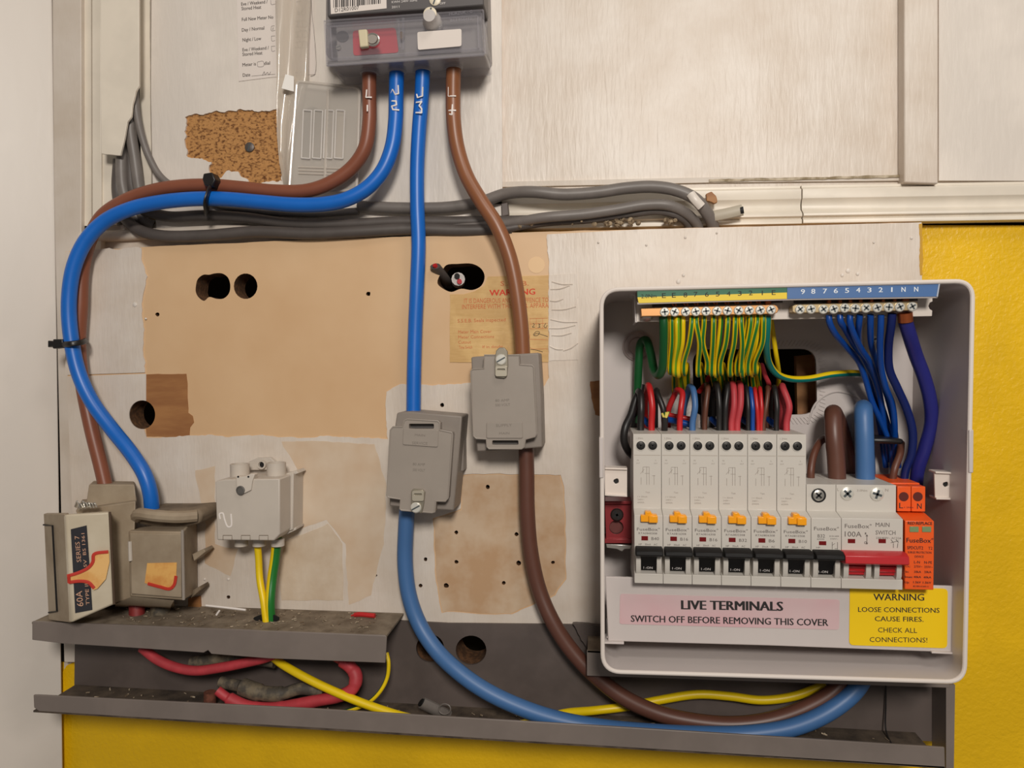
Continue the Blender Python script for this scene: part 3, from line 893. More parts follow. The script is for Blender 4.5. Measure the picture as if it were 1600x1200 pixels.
RC = [('B40', 'RTA0840308'), ('B16', 'RTA0816308'), ('B16', 'RTA0816308'), ('B32', 'RTA0832308'), ('B6', 'RTA0806308'), ('B10', 'RTA0810308')]
where = ['leftmost of the tall breakers, marked B40, at the red keyhole rail end', 'second tall breaker from the left, B16, right beside the B40 one',
         'third tall breaker from the left, B16, its left neighbour also B16', 'tall breaker marked B32 with amber button, between B16 and B6',
         'tall breaker marked B6 with amber button, fifth from the left', 'rightmost tall breaker with amber button, marked B10']
for i, (amp, ref) in enumerate(RC):
    t = thing('circuit_breaker', where[i], 'circuit breaker', (XU(i, .5), -.05, zb), 'breakers in a row on the rail')
    body = breaker_body(t, i, 1, zt_r, MCB)
    zh = W(991, 696, HS)[1]
    holes(t, i, (12.5, 31.8), zh)
    MB().box(XU(i) + .0006, XU(i + 1) - .0006, W(991, 711.6, HS)[1], W(991, 710.6, HS)[1], HS - .3, HS + .08).build('moulded_line', MCBD, body)
    z = lambda py: W(991, py, HS)[1]
    X = lambda off: pxw(i, off)
    lettering(body, [('1.2Nm', X(5), X(16), z(686), 1.0), ('N', X(6.5), X(9), z(720), .9), ('OUT', X(5), X(11), z(724.5), .7), ('L', X(36), X(38), z(720), .9), ('OUT', X(34), X(40), z(724.5), .7),
                     ('I = 30mA', X(7), X(23), z(777), .9), ('240V~', X(7), X(18), z(781.5), .9), ('6000A', X(7), X(18), z(786), .9), ('Test', X(20), X(27), z(770), .9)], TXTF, HS, 'small_print')
    mb = MB()
    for a, b, c_, d in ((16, 730, 16, 739), (22, 729, 22, 757), (26, 729, 26, 757), (16, 729.5, 26, 729.5), (13, 746, 13, 757), (34, 742, 34, 757), (12, 740, 18, 733), (31, 743, 36, 743), (19, 739.5, 27, 739.5)):
        mb.tube([Vector((X(a), -HS / 1000 - .00005, z(b))), Vector((X(c_), -HS / 1000 - .00005, z(d)))], .00011, n=4, raw=True)
    mb.build('circuit_diagram', TXTF, body)
    # amber test button: bar with a raised tongue
    z0, z1, z2 = V(816, HN + 3), V(805.5, HN + 3), V(799.5, HN + 3)
    mb = MB()
    ox = 10.2
    mb.poly([(X(ox), z0), (X(ox + 26.5), z0), (X(ox + 26.5), z1 + .0002), (X(ox + 18), z1 + .0006), (X(ox + 16), z2), (X(ox + 7), z2), (X(ox + 7), z1), (X(ox), z1)], HN - 3, HN + 2.2)
    mb.poly([(X(ox + 12.5), z0 - .0002), (X(ox + 26.8), z0 - .0002), (X(ox + 26.8), z1), (X(ox + 12.5), z1)], HN - 3, HN + 3.4)
    mb.build('test_button', AMBER, t, bevel=.4)
    lettering(body, [('FuseBox°', X(4.5), X(41), V(828.8), 1.75, .02), (ref, X(7), X(36.5), V(834.3), 1.1, .0), (amp, X(27.5), X(39.5 if len(amp) > 2 else 36.5), V(843.2), 1.75, .015),
                     ('HP', X(7), X(12), V(851.5), 1.1), ('30mA', X(17), X(26.5), V(851.5), 1.1), ('AC', X(31), X(37), V(851.5), 1.1)], TXT, HN)
    window(t, X(11.5), X(22), V(844), V(837.3))
    tg = toggle(t, i, 1, BLACK)
    lettering(tg, [('I -ON', X(15), X(29.5), V(889.5), 1.3, .0)], TXTW, HN - 2.0, lift=.25)

# --- single breaker B32
t = thing('circuit_breaker', 'short single breaker marked B32 with one screw, left of main switch', 'circuit breaker', (XU(6, .5), -.05, zb), 'breakers in a row on the rail')
body = breaker_body(t, 6, 1, zt_m, MCB)
c = P(1279, 774, HS); mb = MB(); mb.lathe([(4.2, 0), (4.2, .3), (3.8, .35), (3.7, .1), (.01, .1)], c, n=22); mb.build('screw_well', BLACKS, t)
mb = MB(); screw_head(mb, P(1279, 774, HS), 3.2, .5, 'cross', .8); mb.build('terminal_screw', [STEEL, BLACKS], t)
X = lambda off: pxw(6, off)
lettering(body, [('FuseBox°', X(4.5), X(42), V(823.5), 2.0, .02), ('B32', X(10), X(21), V(834.5), 1.9, .01), ('BS EN 60898', X(28), X(42), V(833), .7, 0), ('230V~', X(29), X(41), V(837), .7, 0), ('6000', X(9), X(20), V(838), .8, 0), ('1.2Nm', X(4), X(15), V(763), .9, 0), ('HP', X(8), X(14), V(851), .9)], TXT, HN)
mb = MB()
for a, b, c_, d in ((32, 841, 32, 852), (40, 841, 40, 852), (32, 846, 36, 843), (36, 851, 40, 851)):
    mb.tube([Vector((X(a), -HN / 1000 - .0001, V(b))), Vector((X(c_), -HN / 1000 - .0001, V(d)))], .00012, n=4, raw=True)
mb.build('circuit_diagram', TXT, body)
window(t, X(12), X(23), V(846), V(840))
tg = toggle(t, 6, 1, BLACK)
lettering(tg, [('I -ON', X(13), X(27), V(889.5), 1.3, .0)], TXTW, HN - 2.0, lift=.25)

# --- main switch
t = thing('main_switch', 'double width main switch marked 100A with wide red toggle', 'switch', (XU(8), -.05, zb), 'breakers in a row on the rail')
body = breaker_body(t, 7, 2, zt_m, MCB)
for q, (px, py) in enumerate(((1323.5, 771), (1370, 772))):
    mb = MB(); screw_head(mb, P(px, py, HS), 3.9, 1.0, 'cross', .75 + q * .5); mb.build('terminal_screw', [STEELW, SLOT], t)
X = lambda off: pxw(7, off)
Zp = lambda px, py, h=HN: W(px, py, h)[1]
lettering(body, [('FuseBox°', X(5), X(45), Zp(1340, 825), 2.3, .02), ('100A', X(5), X(30), Zp(1333, 838.5), 3.0, .02), ('MAIN', X(51), X(71.5), Zp(1375, 823), 2.4, .012), ('SWITCH', X(51), X(80.5), Zp(1380, 835.3), 2.4, .012),
                 ('230/400V~ AC22A', X(51.5), X(89), Zp(1385, 842), 1.1, 0), ('1', X(35), X(37), Zp(1347, 835), 1.2), ('0', X(34), X(38), Zp(1347, 850), 1.6)], TXT, HN)
lettering(body, [('L', W(1308, 770, HS)[0], W(1311, 770, HS)[0], Zp(1310, 767, HS), 1.7), ('3.0Nm', W(1339, 770, HS)[0], W(1355, 770, HS)[0], Zp(1345, 768, HS), 1.3, 0), ('N', W(1383, 770, HS)[0], W(1388, 770, HS)[0], Zp(1385, 768, HS), 1.7)], TXTF, HS, 'small_print')
mb = MB()
for l in (((1354.5, 836), (1354.5, 850)), ((1353, 838), (1354.5, 835.5)), ((1356, 838), (1354.5, 835.5)), ((1353, 848), (1354.5, 850.5)), ((1356, 848), (1354.5, 850.5)),
          ((1392, 843), (1396, 848)), ((1396, 849), (1396, 856)), ((1400, 843), (1404, 848)), ((1403, 849), (1402, 856)), ((1392, 848), (1404, 845))):
    mb.tube([P(l[0][0], l[0][1], HN + .08), P(l[1][0], l[1][1], HN + .08)], .00016, n=4, raw=True)
mb.build('circuit_diagram', TXT, body)
for a in (1324.7, 1372.6):
    window(t, W(a, 845, HN)[0], W(a + 11.5, 845, HN)[0], Zp(a, 848.5), Zp(a, 842))
toggle(t, 7, 2, REDT)

# --- surge protection device
t = thing('surge_protector', 'bright orange surge protection module at the right end of the row', 'surge protector', (XU(9, .5), -.05, zb), 'breakers in a row on the rail')
x0, x1 = XU(9) + .0002, XU(10) - .0002
mb = MB().profx([(HBK, zt_m), (HS - 9, zt_m), (HS - 9, zsh - .003), (HBK, zsh - .003)], x0 - .0012, x1)
mb.build('base', ORANGE, t, bevel=.4)
xs0 = W(1402, 780, HS)[0]; xs1 = W(1446, 780, HS)[0]
xm = (xs0 + xs1) / 2
mb = MB().profx([(HS - 12, zt_m - .0006), (HS, zt_m - .0006), (HS, zsh + .0003), (HS - 12, zsh + .0003)], xs0, xm - .00015).profx([(HS - 12, zt_m - .0006), (HS, zt_m - .0006), (HS, zsh + .0003), (HS - 12, zsh + .0003)], xm + .00015, xs1)
tb = mb.build('terminal_block', ORANGE, t, bevel=.35)
mb = MB().profx([(HBK, zsh - .0006), (HS - 2, zsh - .0006), (HN, zns - .0008), (HN + .3, V(860)), (HN, zb + .0004), (HS - 10, zb + .0004), (HBK, zb - .004)], x0 + .0008, x1)
cart = mb.build('cartridge', ORANGE, t, bevel=.4)
for px in (1412, 1434):
    c = P(px, 776, HS); q = MB(); q.lathe([(2.7, 0), (2.7, .15), (.01, .16)], c, n=20); q.build('terminal_screw_hole', mat('dark_orange_hole', (90, 26, 14), .7), t)
lettering(tb, [('L', W(1405, 792, HS)[0], W(1411, 792, HS)[0], Zp(1405, 794, HS), 3.2, .03), ('1.2Nm', W(1413, 790, HS)[0], W(1427, 790, HS)[0], Zp(1420, 794, HS), .9, 0), ('N', W(1433, 790, HS)[0], W(1440, 790, HS)[0], Zp(1436, 795, HS), 3.2, .03)], TXTD, HS)
for a in (1421, 1440.5):
    MB().box(W(a, 825, HN)[0], W(a + 14, 825, HN)[0], Zp(a, 831), Zp(a, 822.5), HN - .4, HN + .45).build('status_window', GREENW, t, bevel=.1)
wx = lambda a: W(a, 850, HN)[0]
rows = [('RED:REPLACE', 1418, 1456, 819.5, 1.7, .02), ('FuseBox°', 1416, 1458, 847.5, 2.6, .02), ('SPDCUT2', 1417, 1442, 858, 1.8, .02), ('T2', 1450, 1456.5, 858.5, 1.6, 0), ('SURGE PROTECTION', 1418, 1455, 864.5, 1.2, .01), ('DEVICE', 1429, 1443, 871, 1.2, .01),
        ('L-N', 1428, 1437, 880, 1.5, .01), ('N-PE', 1444, 1456, 880.5, 1.5, .01), ('Uc:', 1415, 1422, 886, 1.2, .01), ('275V~', 1428, 1441, 886.5, 1.2, .01), ('255V~', 1444, 1457, 887, 1.2, .01),
        ('In:', 1415, 1420, 894.5, 1.2, .01), ('20kA', 1428, 1439, 894.7, 1.2, .01), ('20kA', 1444, 1455, 895, 1.2, .01), ('Imax:', 1414, 1426, 902.5, 1.2, .01), ('40kA', 1427.5, 1439, 902.7, 1.2, .01), ('40kA', 1443, 1455, 903.2, 1.2, .01),
        ('Up:', 1414, 1421, 911, 1.2, .01), ('1.5kV', 1427, 1439, 911, 1.2, .01), ('1.5kV', 1442, 1455, 911.5, 1.2, .01), ('IEC/EN 61643-11', 1427, 1451, 917, .9, 0)]
lettering(cart, [(a, wx(b), wx(c_), Zp((b + c_) / 2, d), e_, f) for a, b, c_, d, e_, f in rows], TXTD, HN, lift=.45)

# ================================================================== lower terminal cover with its labels
HC = 80.0
tc = thing('terminal_cover', 'pale terminal cover strip carrying the live terminals and warning labels', 'cover', P(1220, 960, HC))
cover = plate('cover_plate', [(946, 901), (1200, 908), (1496, 916), (1497, 1020), (1200, 1009), (950, 1002)], HC - 2, HC, CU, tc, bevel=.6)
cov_t = W(1200, 909, HC)[1]
plate('lower_flange', [(941, 1003), (975, 1004), (975, 1007), (941, 1006)], HC - 12, HC + 2, CU, tc, bevel=.2)
plate('lower_flange', [(1456, 1018), (1499, 1020), (1499, 1023), (1456, 1021)], HC - 12, HC + 2, CU, tc, bevel=.2)
plate('cover_return', [(948, 996), (1497, 1015), (1497, 1018), (948, 999)], HC - 34, HC - 2, CU, tc, href=HC)
l1 = plate('live_terminals_label', rquad([(969, 928), (1312, 937), (1311, 984), (968, 975)], 4, 3), HC, HC + .3, mat('tinted_pink_label', (212, 172, 176), .4, rgb2=(210, 186, 186), vscale=7, lo=.4, hi=.55), tc)
l1['label'] = 'pinkish label strip with black capitals'
text('lettering', [('LIVE TERMINALS', (1065, 952), (1223, 954.5), 14.5, .06), ('SWITCH OFF BEFORE REMOVING THIS COVER', (986, 971.5), (1294, 978), 10.5, .03)], HC + .3, TXTD, l1)
l2 = plate('warning_label', rquad([(1328, 917), (1481, 920), (1480, 1013), (1327, 1008)], 7, 4), HC, HC + .5, LABY, tc)
l2['label'] = 'bright yellow warning label'
text('lettering', [('WARNING', (1365, 938), (1444, 938.5), 11, .02), ('LOOSE CONNECTIONS', (1341, 956), (1468, 957.5), 8, .012), ('CAUSE FIRES.', (1367, 970.5), (1443, 971.5), 8, .012), ('CHECK ALL', (1372, 988), (1433, 989), 8, 0), ('CONNECTIONS!', (1359, 1003), (1449, 1004), 8, 0)], HC + .5, TXTD, l2)

# ================================================================== terminal rail at the top
tr2 = thing('terminal_rail', 'white terminal holder with brass bars under green, yellow and blue numbered strips', 'terminal rail', P(1220, 480, 64))
HT = 80.0
hold = [(992, 470), (1100, 464), (1458, 462), (1458, 471)] + [(1453.5 + 5.5 * math.cos(R(a)) + 4, 478 + 6 * math.sin(R(a))) for a in range(270, 89, -20)] + [(1457, 485), (1456.5, 493.5), (1216, 499), (1215, 500), (1100, 502), (994, 504)]
hold = [(992, 470), (1100, 466), (1457, 462), (1457.5, 471), (1453, 473), (1451, 478), (1453, 483), (1457, 485), (1456.5, 494), (1225, 499), (1100, 501), (994, 503)]
plate('holder', hold, HT - 3, HT, mat('holder_plastic', (222, 212, 202), .4), tr2, bevel=.3)
# dark slots in the holder behind the bars
plate('holder_slot', [(1018, 468), (1222, 462), (1223, 473), (1019, 480)], HT - 1, HT + .15, GREYD, tr2)
plate('holder_slot', [(1240, 462), (1434, 458), (1434, 470), (1240, 474)], HT - 1, HT + .15, GREYD, tr2)
# side arms of the holder
plate('holder_arm', [(984, 450), (993, 449), (996, 504), (992, 504), (991, 462), (984, 458)], HT - 30, HT, CU, tr2, bevel=.3)
# label strips: tilted down, mounted in front
sg = plate('earth_label_strip', [(995.5, 451), (1229.6, 445), (1229.6, 457), (996, 464.5)], 91, 94, LABG, tr2); sg['label'] = 'dark green upper half of the label strip'
sy = plate('earth_label_strip', [(996, 464.5), (1229.6, 457), (1229.6, 466.8), (998, 473.5)], 91, 94, LABYS, tr2); sy['label'] = 'yellow lower half of the label strip'
sb = plate('neutral_label_strip', [(1230, 445), (1468.5, 439.5), (1464.5, 463.2), (1230, 467)], 91, 94, LABB, tr2); sb['label'] = 'blue label strip'
plate('strip_edge', [(1467.3, 439.5), (1469.5, 439.5), (1465.5, 463.5), (1463.3, 463.5)], 91, 94.4, mat('strip_edge_pale', (176, 184, 198), .4), tr2)
MB().tube([P(996, 474.3, 93), P(1100, 471, 93), P(1230, 467.6, 93), P(1464, 464, 93)], .0007, n=6, raw=True).build('strip_lip', CU, tr2)
text('lettering', [('2.0Nm', (1002, 466), (1026, 465.2), 6, .0)] + [(s_, (x - 3, y), (x + 3, y - .2), 7.5, .0) for s_, x, y in
     (('E', 1037.5, 465.5), ('E', 1053, 465), ('8', 1071, 464.5), ('7', 1087, 463.5), ('6', 1104.5, 463.5), ('5', 1121.5, 463), ('4', 1138.5, 462.6), ('3', 1156, 462), ('2', 1173, 461.3), ('E', 1209, 460.7))] + [('1', (1190.5, 461), (1191.7, 461), 7)], 94, TXTD, sy, .02)
text('lettering', [(s_, (x - 3.1, y), (x + 3.1, y - .1), 7.8) for s_, x, y in
     (('9', 1254.5, 459.5), ('8', 1270.7, 459), ('7', 1289, 458.5), ('6', 1306, 458), ('5', 1323.5, 457.5), ('4', 1341, 457), ('3', 1358.5, 456.8), ('2', 1376, 456.5), ('N', 1411.7, 456), ('N', 1431.5, 455.6))] + [('1', (1392.5, 456.2), (1394.3, 456.2), 7.8)], 94, mat('pale_print', (226, 232, 238), .6), sb, .02)
# brass bars and their screws
eb = plate('earth_bar', [(1001, 481.5), (1209, 475.5), (1214, 477.5), (1217, 482.5), (1215, 488), (1210, 490.5), (1002, 494.5)], HT, HT + 8, BRASS, tr2, bevel=.4)
nb = plate('neutral_bar', [(1243, 475.5), (1428, 470), (1434, 473), (1434.5, 480), (1429, 485), (1242, 489), (1238, 487), (1238, 478)], HT, HT + 8, mat('brass_bar_pale', (206, 182, 140), .3, metal=.6), tr2, bevel=.4)
ES = [(1038.5, 487.4), (1054, 487.3), (1071.3, 487), (1087.2, 486.8), (1103, 486.3), (1120.2, 486), (1136.5, 485.6), (1153.9, 485.2), (1170.4, 484.8), (1187.7, 484.4), (1204.7, 484)]
NS = [(1249.7, 483.4), (1267, 483), (1286.3, 483.2), (1302.5, 483), (1319.6, 481.2), (1335.9, 482), (1352.9, 481.3), (1370.6, 480.8), (1388.2, 480.2), (1405.6, 479.6), (1425, 479)]
for bar, pts in ((eb, ES), (nb, NS)):
    for x, y in pts:
        mb = MB(); screw_head(mb, P(x, y, HT + 8), 2.75, .9, 'cross', random.uniform(0, 1.5)); mb.build('terminal_screw', [STEELW, SLOT], bar)
# bare copper ends showing above the bars
mb = MB(); mb2 = MB()
for x, y in [(1053, 476), (1071, 475), (1087, 474.5), (1104, 474), (1117, 473), (1135, 473), (1150, 472), (1170, 471.5), (1184, 471)]:
    mb.tube([P(x, y + 3, 84), P(x - 2, y - 2, 84), P(x, y - 4, 84), P(x + 3, y - 1, 84), P(x + 3, y + 3, 84)], .00055, n=6)
mb.build('wire_ends', COPPER, eb)
for x in (1295, 1312, 1328, 1344, 1361, 1379, 1397, 1414):
    w_ = 2.2 if x < 1400 else 4
    mb2.poly(WL([(x - w_ * 1.4, 466), (x + w_ * 1.4, 466), (x + w_ * 1.4, 476), (x - w_ * 1.4, 476)], 84), 82, 85.5)
mb2.poly(WL([(1195, 469), (1205, 469), (1205, 478), (1195, 478)], 84), 82, 85)
mb2.build('wire_ends', COPPER, nb, bevel=.6)
mb = MB(); c = P(1011, 497, 82); mb.lathe([(2.8, -.5), (3.3, .4), (2.4, 1.2), (.01, 1.4)], c, axis=(0, -.5, -1), n=16)
mb.build('end_screw', [STEEL], tr2)

# ================================================================== wires inside the box
def wire(name, label, pts, r, mats, group=None, n=12, **k):
    # the ends that sit in the terminal bars come forward to them
    pts = [(x, y, h + 15 * max(0, 1 - max(0, y - 493) / 70)) if (h >= 58 and y < 563) else (x, y, h) for x, y, h in pts]
    return tag(MB().tube([P(*q) for q in pts], r / 1000, n=n, **k).build(name, mats), label, 'wire', group)


GY = [C_YEL, C_GRN]
gy = [  # top x, mid dx, bottom x, stripe start, stripe mats
    (1050, 1050, 1047.5, .92, [C_YEL, C_GRN], 70), (1058, 1058, 1054, .80, [C_YEL, C_GRNB], 72), (1067, 1066, 1060, .05, [C_YEL, C_GRNB], 70),
    (1081, 1077, 1069, .88, GY, 72), (1088, 1093, 1091, .62, GY, 72), (1100, 1098, 1105, .90, GY, 70), (1115, 1114, 1112, .85, GY, 71),
    (1126, 1123, 1119, .35, GY, 68), (1137, 1134, 1126, .92, GY, 72), (1149, 1147, 1141, .88, GY, 72), (1158, 1160, 1158, .85, GY, 71),
    (1168, 1163, 1152, .40, GY, 67), (1173, 1168, 1160, .92, GY, 70), (1183, 1176, 1169, .85, GY, 72), (1188, 1183, 1176, .30, GY, 66), (1193, 1191, 1180, .92, GY, 70)]
nm = ['at the far left of the bundle beside the thick green cable', 'with a bright green stripe, second from the thick green cable', 'third from the thick green cable, under terminal 8', 'under terminal 7, splaying left at the bottom',
      'broad green face, under the left of terminal 6', 'under terminal 6, leaning right at the bottom', 'left of the pair under terminal 5', 'half hidden in the middle of the bundle', 'under terminal 4, stripe down its middle',
      'under the right of terminal 4', 'under terminal 3 hanging straight', 'half hidden where the bundle crosses the dark opening', 'under terminal 2, leaning left downwards', 'under terminal 1, leaning strongly left',
      'half hidden near the right end of the bundle', 'rightmost of the bundle beside the teal wire']
for i, (a, b, c, s0, mm, hh) in enumerate(gy):
    bt = 581 + (i * 37 % 5) - 1
    wire('earth_wire', 'green and yellow wire ' + nm[i], [(a, 493, 67), (a, 505, hh), (b, 535, hh + 2), (c, 565, hh - 1), (c - .5, bt, hh - 5), (c + 1, bt + 2, hh - 12), (c + 3, 570, hh - 20), (c + 5, 575, 40), (c + 6 + (i % 3) * 3, 610, 24), (c + 8, 622, 2)],
         1.6, mm, 'earth wires hanging from the earth bar', stripe=((s0 + {.92: -.04, .88: -.02, .85: .0, .62: .22, .90: -.02, .35: .45, .40: .5, .30: .5}.get(s0, 0) + .05) % 1, .17))
wire('earth_cable', 'thick dark green earth cable looping down at the left of the earth bar', [(1037, 493, 67), (1037.5, 510, 70), (1037, 545, 71), (1035, 575, 67), (1029, 586, 60), (1022, 578, 52), (1016, 550, 45), (1009, 531, 40), (1001, 537, 36), (998, 565, 34), (996, 610, 30), (994, 660, 28)],
     2.75, [C_GRND, C_YEL], stripe=(.70, .16), n=20)
wire('earth_wire', 'teal and yellow wire curving right across the dark opening', [(1199.5, 494, 67), (1199, 510, 69), (1197.5, 540, 68), (1202, 568, 60), (1215, 585, 52), (1235, 592, 46), (1262, 592, 42), (1300, 585, 38), (1335, 583, 34), (1362, 586, 28)],
     2.1, [C_TEAL, C_YEL], stripe=(.60, .24), n=20)
wire('earth_wire', 'short green and yellow wire slanting behind the teal one', [(1205, 500, 50), (1212, 550, 46), (1217, 585, 30), (1214, 610, 5)], 1.5, GY, stripe=(.5, .3))
blues = [([(1295, 492, 68), (1296, 503, 70), (1304, 520, 69), (1322, 542, 62), (1342, 566, 55), (1352, 592, 50), (1362, 626, 46), (1378, 662, 42), (1392, 700, 38), (1396, 760, 30)], 'leftmost, sweeping farthest to the right'),
         ([(1312, 492, 68), (1313, 501, 70), (1321, 515, 66), (1334, 538, 60), (1350, 562, 50), (1366, 592, 44), (1374, 622, 38), (1386, 660, 36), (1400, 710, 30)], 'second from the left, under terminal 6'),
         ([(1328, 492, 68), (1328, 503, 70), (1334, 522, 70), (1346, 546, 66), (1360, 568, 60), (1371, 600, 52), (1377, 630, 46), (1382, 665, 40), (1388, 720, 30)], 'crossing in front, under terminal 5'),
         ([(1343.5, 492, 68), (1342, 506, 68), (1341, 525, 62), (1346, 550, 52), (1358, 580, 42), (1366, 620, 36), (1376, 670, 32), (1384, 730, 28)], 'short, mostly hidden, under terminal 4'),
         ([(1360, 492, 68), (1360, 510, 68), (1361, 535, 64), (1368, 562, 56), (1377, 592, 48), (1388, 625, 42), (1397, 665, 36), (1404, 730, 28)], 'under terminal 3'),
         ([(1376.5, 492, 68), (1376, 510, 70), (1375, 540, 70), (1377, 575, 66), (1384, 605, 60), (1394, 630, 54), (1398, 665, 48), (1396, 720, 34)], 'hanging nearly straight under terminal 2')]
for pts, s_ in blues:
    wire('neutral_wire', 'blue neutral wire ' + s_, pts, 1.8, C_BLUEW, 'blue neutral wires')
wire('neutral_wire', 'dark blue wire under terminal 1 curving down into the orange module', [(1394, 490, 68), (1392, 510, 69), (1388, 545, 68), (1390, 578, 66), (1402, 606, 63), (1417, 640, 60), (1426, 675, 58), (1424, 710, 56), (1415, 735, 54), (1412, 752, 53)], 2.35, C_NAVY2, n=14)
wire('neutral_cable', 'thick navy blue cable arcing along the right side of the box', [(1414, 500, 68), (1420, 520, 68), (1431, 555, 66), (1444, 590, 62), (1453, 625, 58), (1455, 660, 54), (1445, 700, 50), (1434, 735, 46), (1430, 775, 40)], 3.9, C_NAVY, n=16)
tag(MB().tube([P(1414, 489, 83), P(1415, 503, 82)], .0040, n=16, raw=True).build('copper_ferrule', COPPER), 'bare copper end above the thick navy blue cable', 'ferrule')
tag(MB().poly(WL([(1363, 684), (1413, 686), (1412, 695), (1364, 693)], 56), 30, 56).build('cable_tie', TIE, bevel=1.5), 'black cable tie round the bundle of blue wires', 'cable tie')

# loops above the breakers : (label, mats, radius, points)
ZT = 55


def loop(name, label, m, r, bx, fx, tx, ty, ex, ey, hh=ZT, n=12, deep=26, by=676):
    return wire(name, label, [(bx, by, hh), (bx, 660, hh), (fx, (660 + ty) / 2 + 4, hh + 1), (tx, ty + 6, hh - 3), ((tx * 2 + ex) / 3, ty + 1, hh - 9), ((tx + ex) / 2, ty + 7, hh - 15), (ex, ey, deep + 8), (ex, ey + 25, deep), (ex, ey + 55, deep - 2)], r, m, 'wires arching into the breaker tops', n)


loop('wire', 'black wire arching into the B40 breaker, left terminal', C_BLK, 2.2, 1001, 1002, 1001, 611, 992, 636)
loop('wire', 'red wire arching into the B40 breaker, right terminal', C_RED, 2.1, 1018, 1019, 1015, 601, 1008, 625)
loop('wire', 'black wire leaning left over the gap into the first B16 breaker', C_BLK, 1.9, 1038, 1036, 1027, 609, 1024, 620)
loop('wire', 'red wire with a long left loop into the first B16 breaker', C_RED, 1.9, 1062, 1064, 1066, 608, 1044, 642)
loop('wire', 'slate blue wire arching into the second B16 breaker', C_BLUE2, 2.0, 1082, 1086, 1083, 603, 1068, 640)
loop('wire', 'dark brown wire rising into the shadow above the second B16 breaker', C_BROWNW, 1.7, 1101, 1103, 1106, 600, 1100, 615, hh=50)
loop('wire', 'black wire above the B32 tall breaker, left of its pair', C_BLK, 1.8, 1124, 1124, 1121, 598, 1114, 612)
loop('wire', 'black wire above the B32 tall breaker, right of its pair', C_BLK, 1.8, 1133, 1134, 1137, 598, 1132, 612)
loop('wire', 'red wire above the B32 tall breaker, left of its pair', C_REDP, 2.0, 1143, 1147, 1146, 598, 1140, 612)
loop('wire', 'red wire above the B32 tall breaker, right of its pair', C_REDP, 2.0, 1152, 1157, 1157, 598, 1151, 612)
loop('wire', 'thin black wire above the B6 breaker, beside the thin blue one', C_BLK, 1.4, 1169, 1169, 1167, 603, 1163, 615)
loop('wire', 'thin blue wire above the B6 breaker', C_BLUEW, 1.4, 1176, 1176, 1173, 606, 1170, 618)
loop('wire', 'thin red wire above the B6 breaker, left of its pair', C_RED, 1.3, 1184.5, 1183, 1180, 606, 1177, 618)
loop('wire', 'thin red wire above the B6 breaker, right of its pair', C_RED, 1.3, 1189.5, 1190, 1188, 605, 1185, 618)
loop('wire', 'thin brown wire above the B6 breaker, leaning right', C_BROWNW, 1.4, 1193, 1197, 1200, 604, 1198, 616)
loop('wire', 'black wire above the B10 breaker', C_BLK, 1.7, 1213, 1214, 1211, 604, 1206, 620)
loop('wire', 'front red wire of two arching into the B10 breaker', C_REDP, 2.1, 1229, 1233, 1224, 602, 1218, 616)
loop('wire', 'rear red wire of two curling beside the B10 breaker', C_REDP, 1.7, 1222, 1223, 1217, 606, 1213, 622, hh=46)
wire('wire', 'thick black wire bowing out at the far left behind the B40 breaker', [(1001, 609, 44), (993, 625, 46), (986, 648, 50), (977, 668, 54), (975, 688, 54), (981, 704, 50), (992, 716, 40)], 2.4, C_BLK, 'wires arching into the breaker tops')
wire('wire', 'black wire crossing in the shadow left of the opening', [(1003, 600, 30), (996, 630, 30), (990, 668, 28)], 2.2, C_BLK)
wire('wire', 'dark red wire running up into the dark opening', [(1092, 612, 36), (1102, 600, 30), (1108, 588, 20), (1112, 575, 5)], 1.6, C_RED)
wire('wire', 'dark red wire rising into the opening right of the bundle', [(1201, 612, 36), (1201, 600, 30), (1196, 588, 20), (1190, 570, 5)], 1.6, C_REDP)
wire('wire', 'black wire hanging down inside the dark opening', [(1140, 540, -10), (1136, 575, 10), (1130, 610, 20), (1128, 650, 24)], 2.2, C_BLK)
wire('wire', 'dark red wire lying across behind the first B16 breaker', [(1044, 648, 34), (1062, 652, 36), (1080, 655, 36)], 1.7, C_RED)
for i, (x0, x1) in enumerate(((1042, 1080), (1006, 1014), (1112, 1122), (1160, 1172), (1200, 1210))):
    wire('wire', 'short blue wire low behind ' + ['the first B16 breaker', 'the B40 breaker', 'the B32 tall breaker', 'the B6 breaker', 'the B10 breaker'][i], [(x0, 655, 38), ((x0 + x1) / 2, 659, 42), (x1, 664, 44)], 2.0, C_BLUEW, 'blue wires low behind the breakers')
t = thing('cut_wire', 'cut black wire end with yellow and green core tip, over the first B16 breaker', 'wire', P(1040, 655, 58))
MB().tube([P(1038, 677, 58), P(1039, 660, 60), P(1039, 652, 60)], .0020, n=10).build('sheath', C_BLK, t)
mb = MB(); rg = random.Random(2)
for k in range(7):
    a = rg.uniform(-6, 6); mb.tube([P(1039 + a * .2, 655, 60 + (k % 3 - 1)), P(1040 + a, 646 - rg.uniform(0, 3), 61 + (k % 3 - 1))], .0007, n=6, mi=0 if k % 3 else 1, raw=True)
mb.build('frayed_tip', [mat('pale_yellow_core', (232, 214, 110), .5), C_GRN], t)
wire('wire', 'brown wire curving into the short B32 breaker', [(1288, 686, 34), (1280, 692, 42), (1271, 712, 50), (1267, 735, 54), (1267, 752, 54)], 2.3, C_BROWNW)
wire('wire', 'brown wire slanting up from the orange module to the tie', [(1394, 752, 54), (1398, 732, 54), (1406, 710, 50), (1408, 692, 42)], 2.2, C_BROWNW)

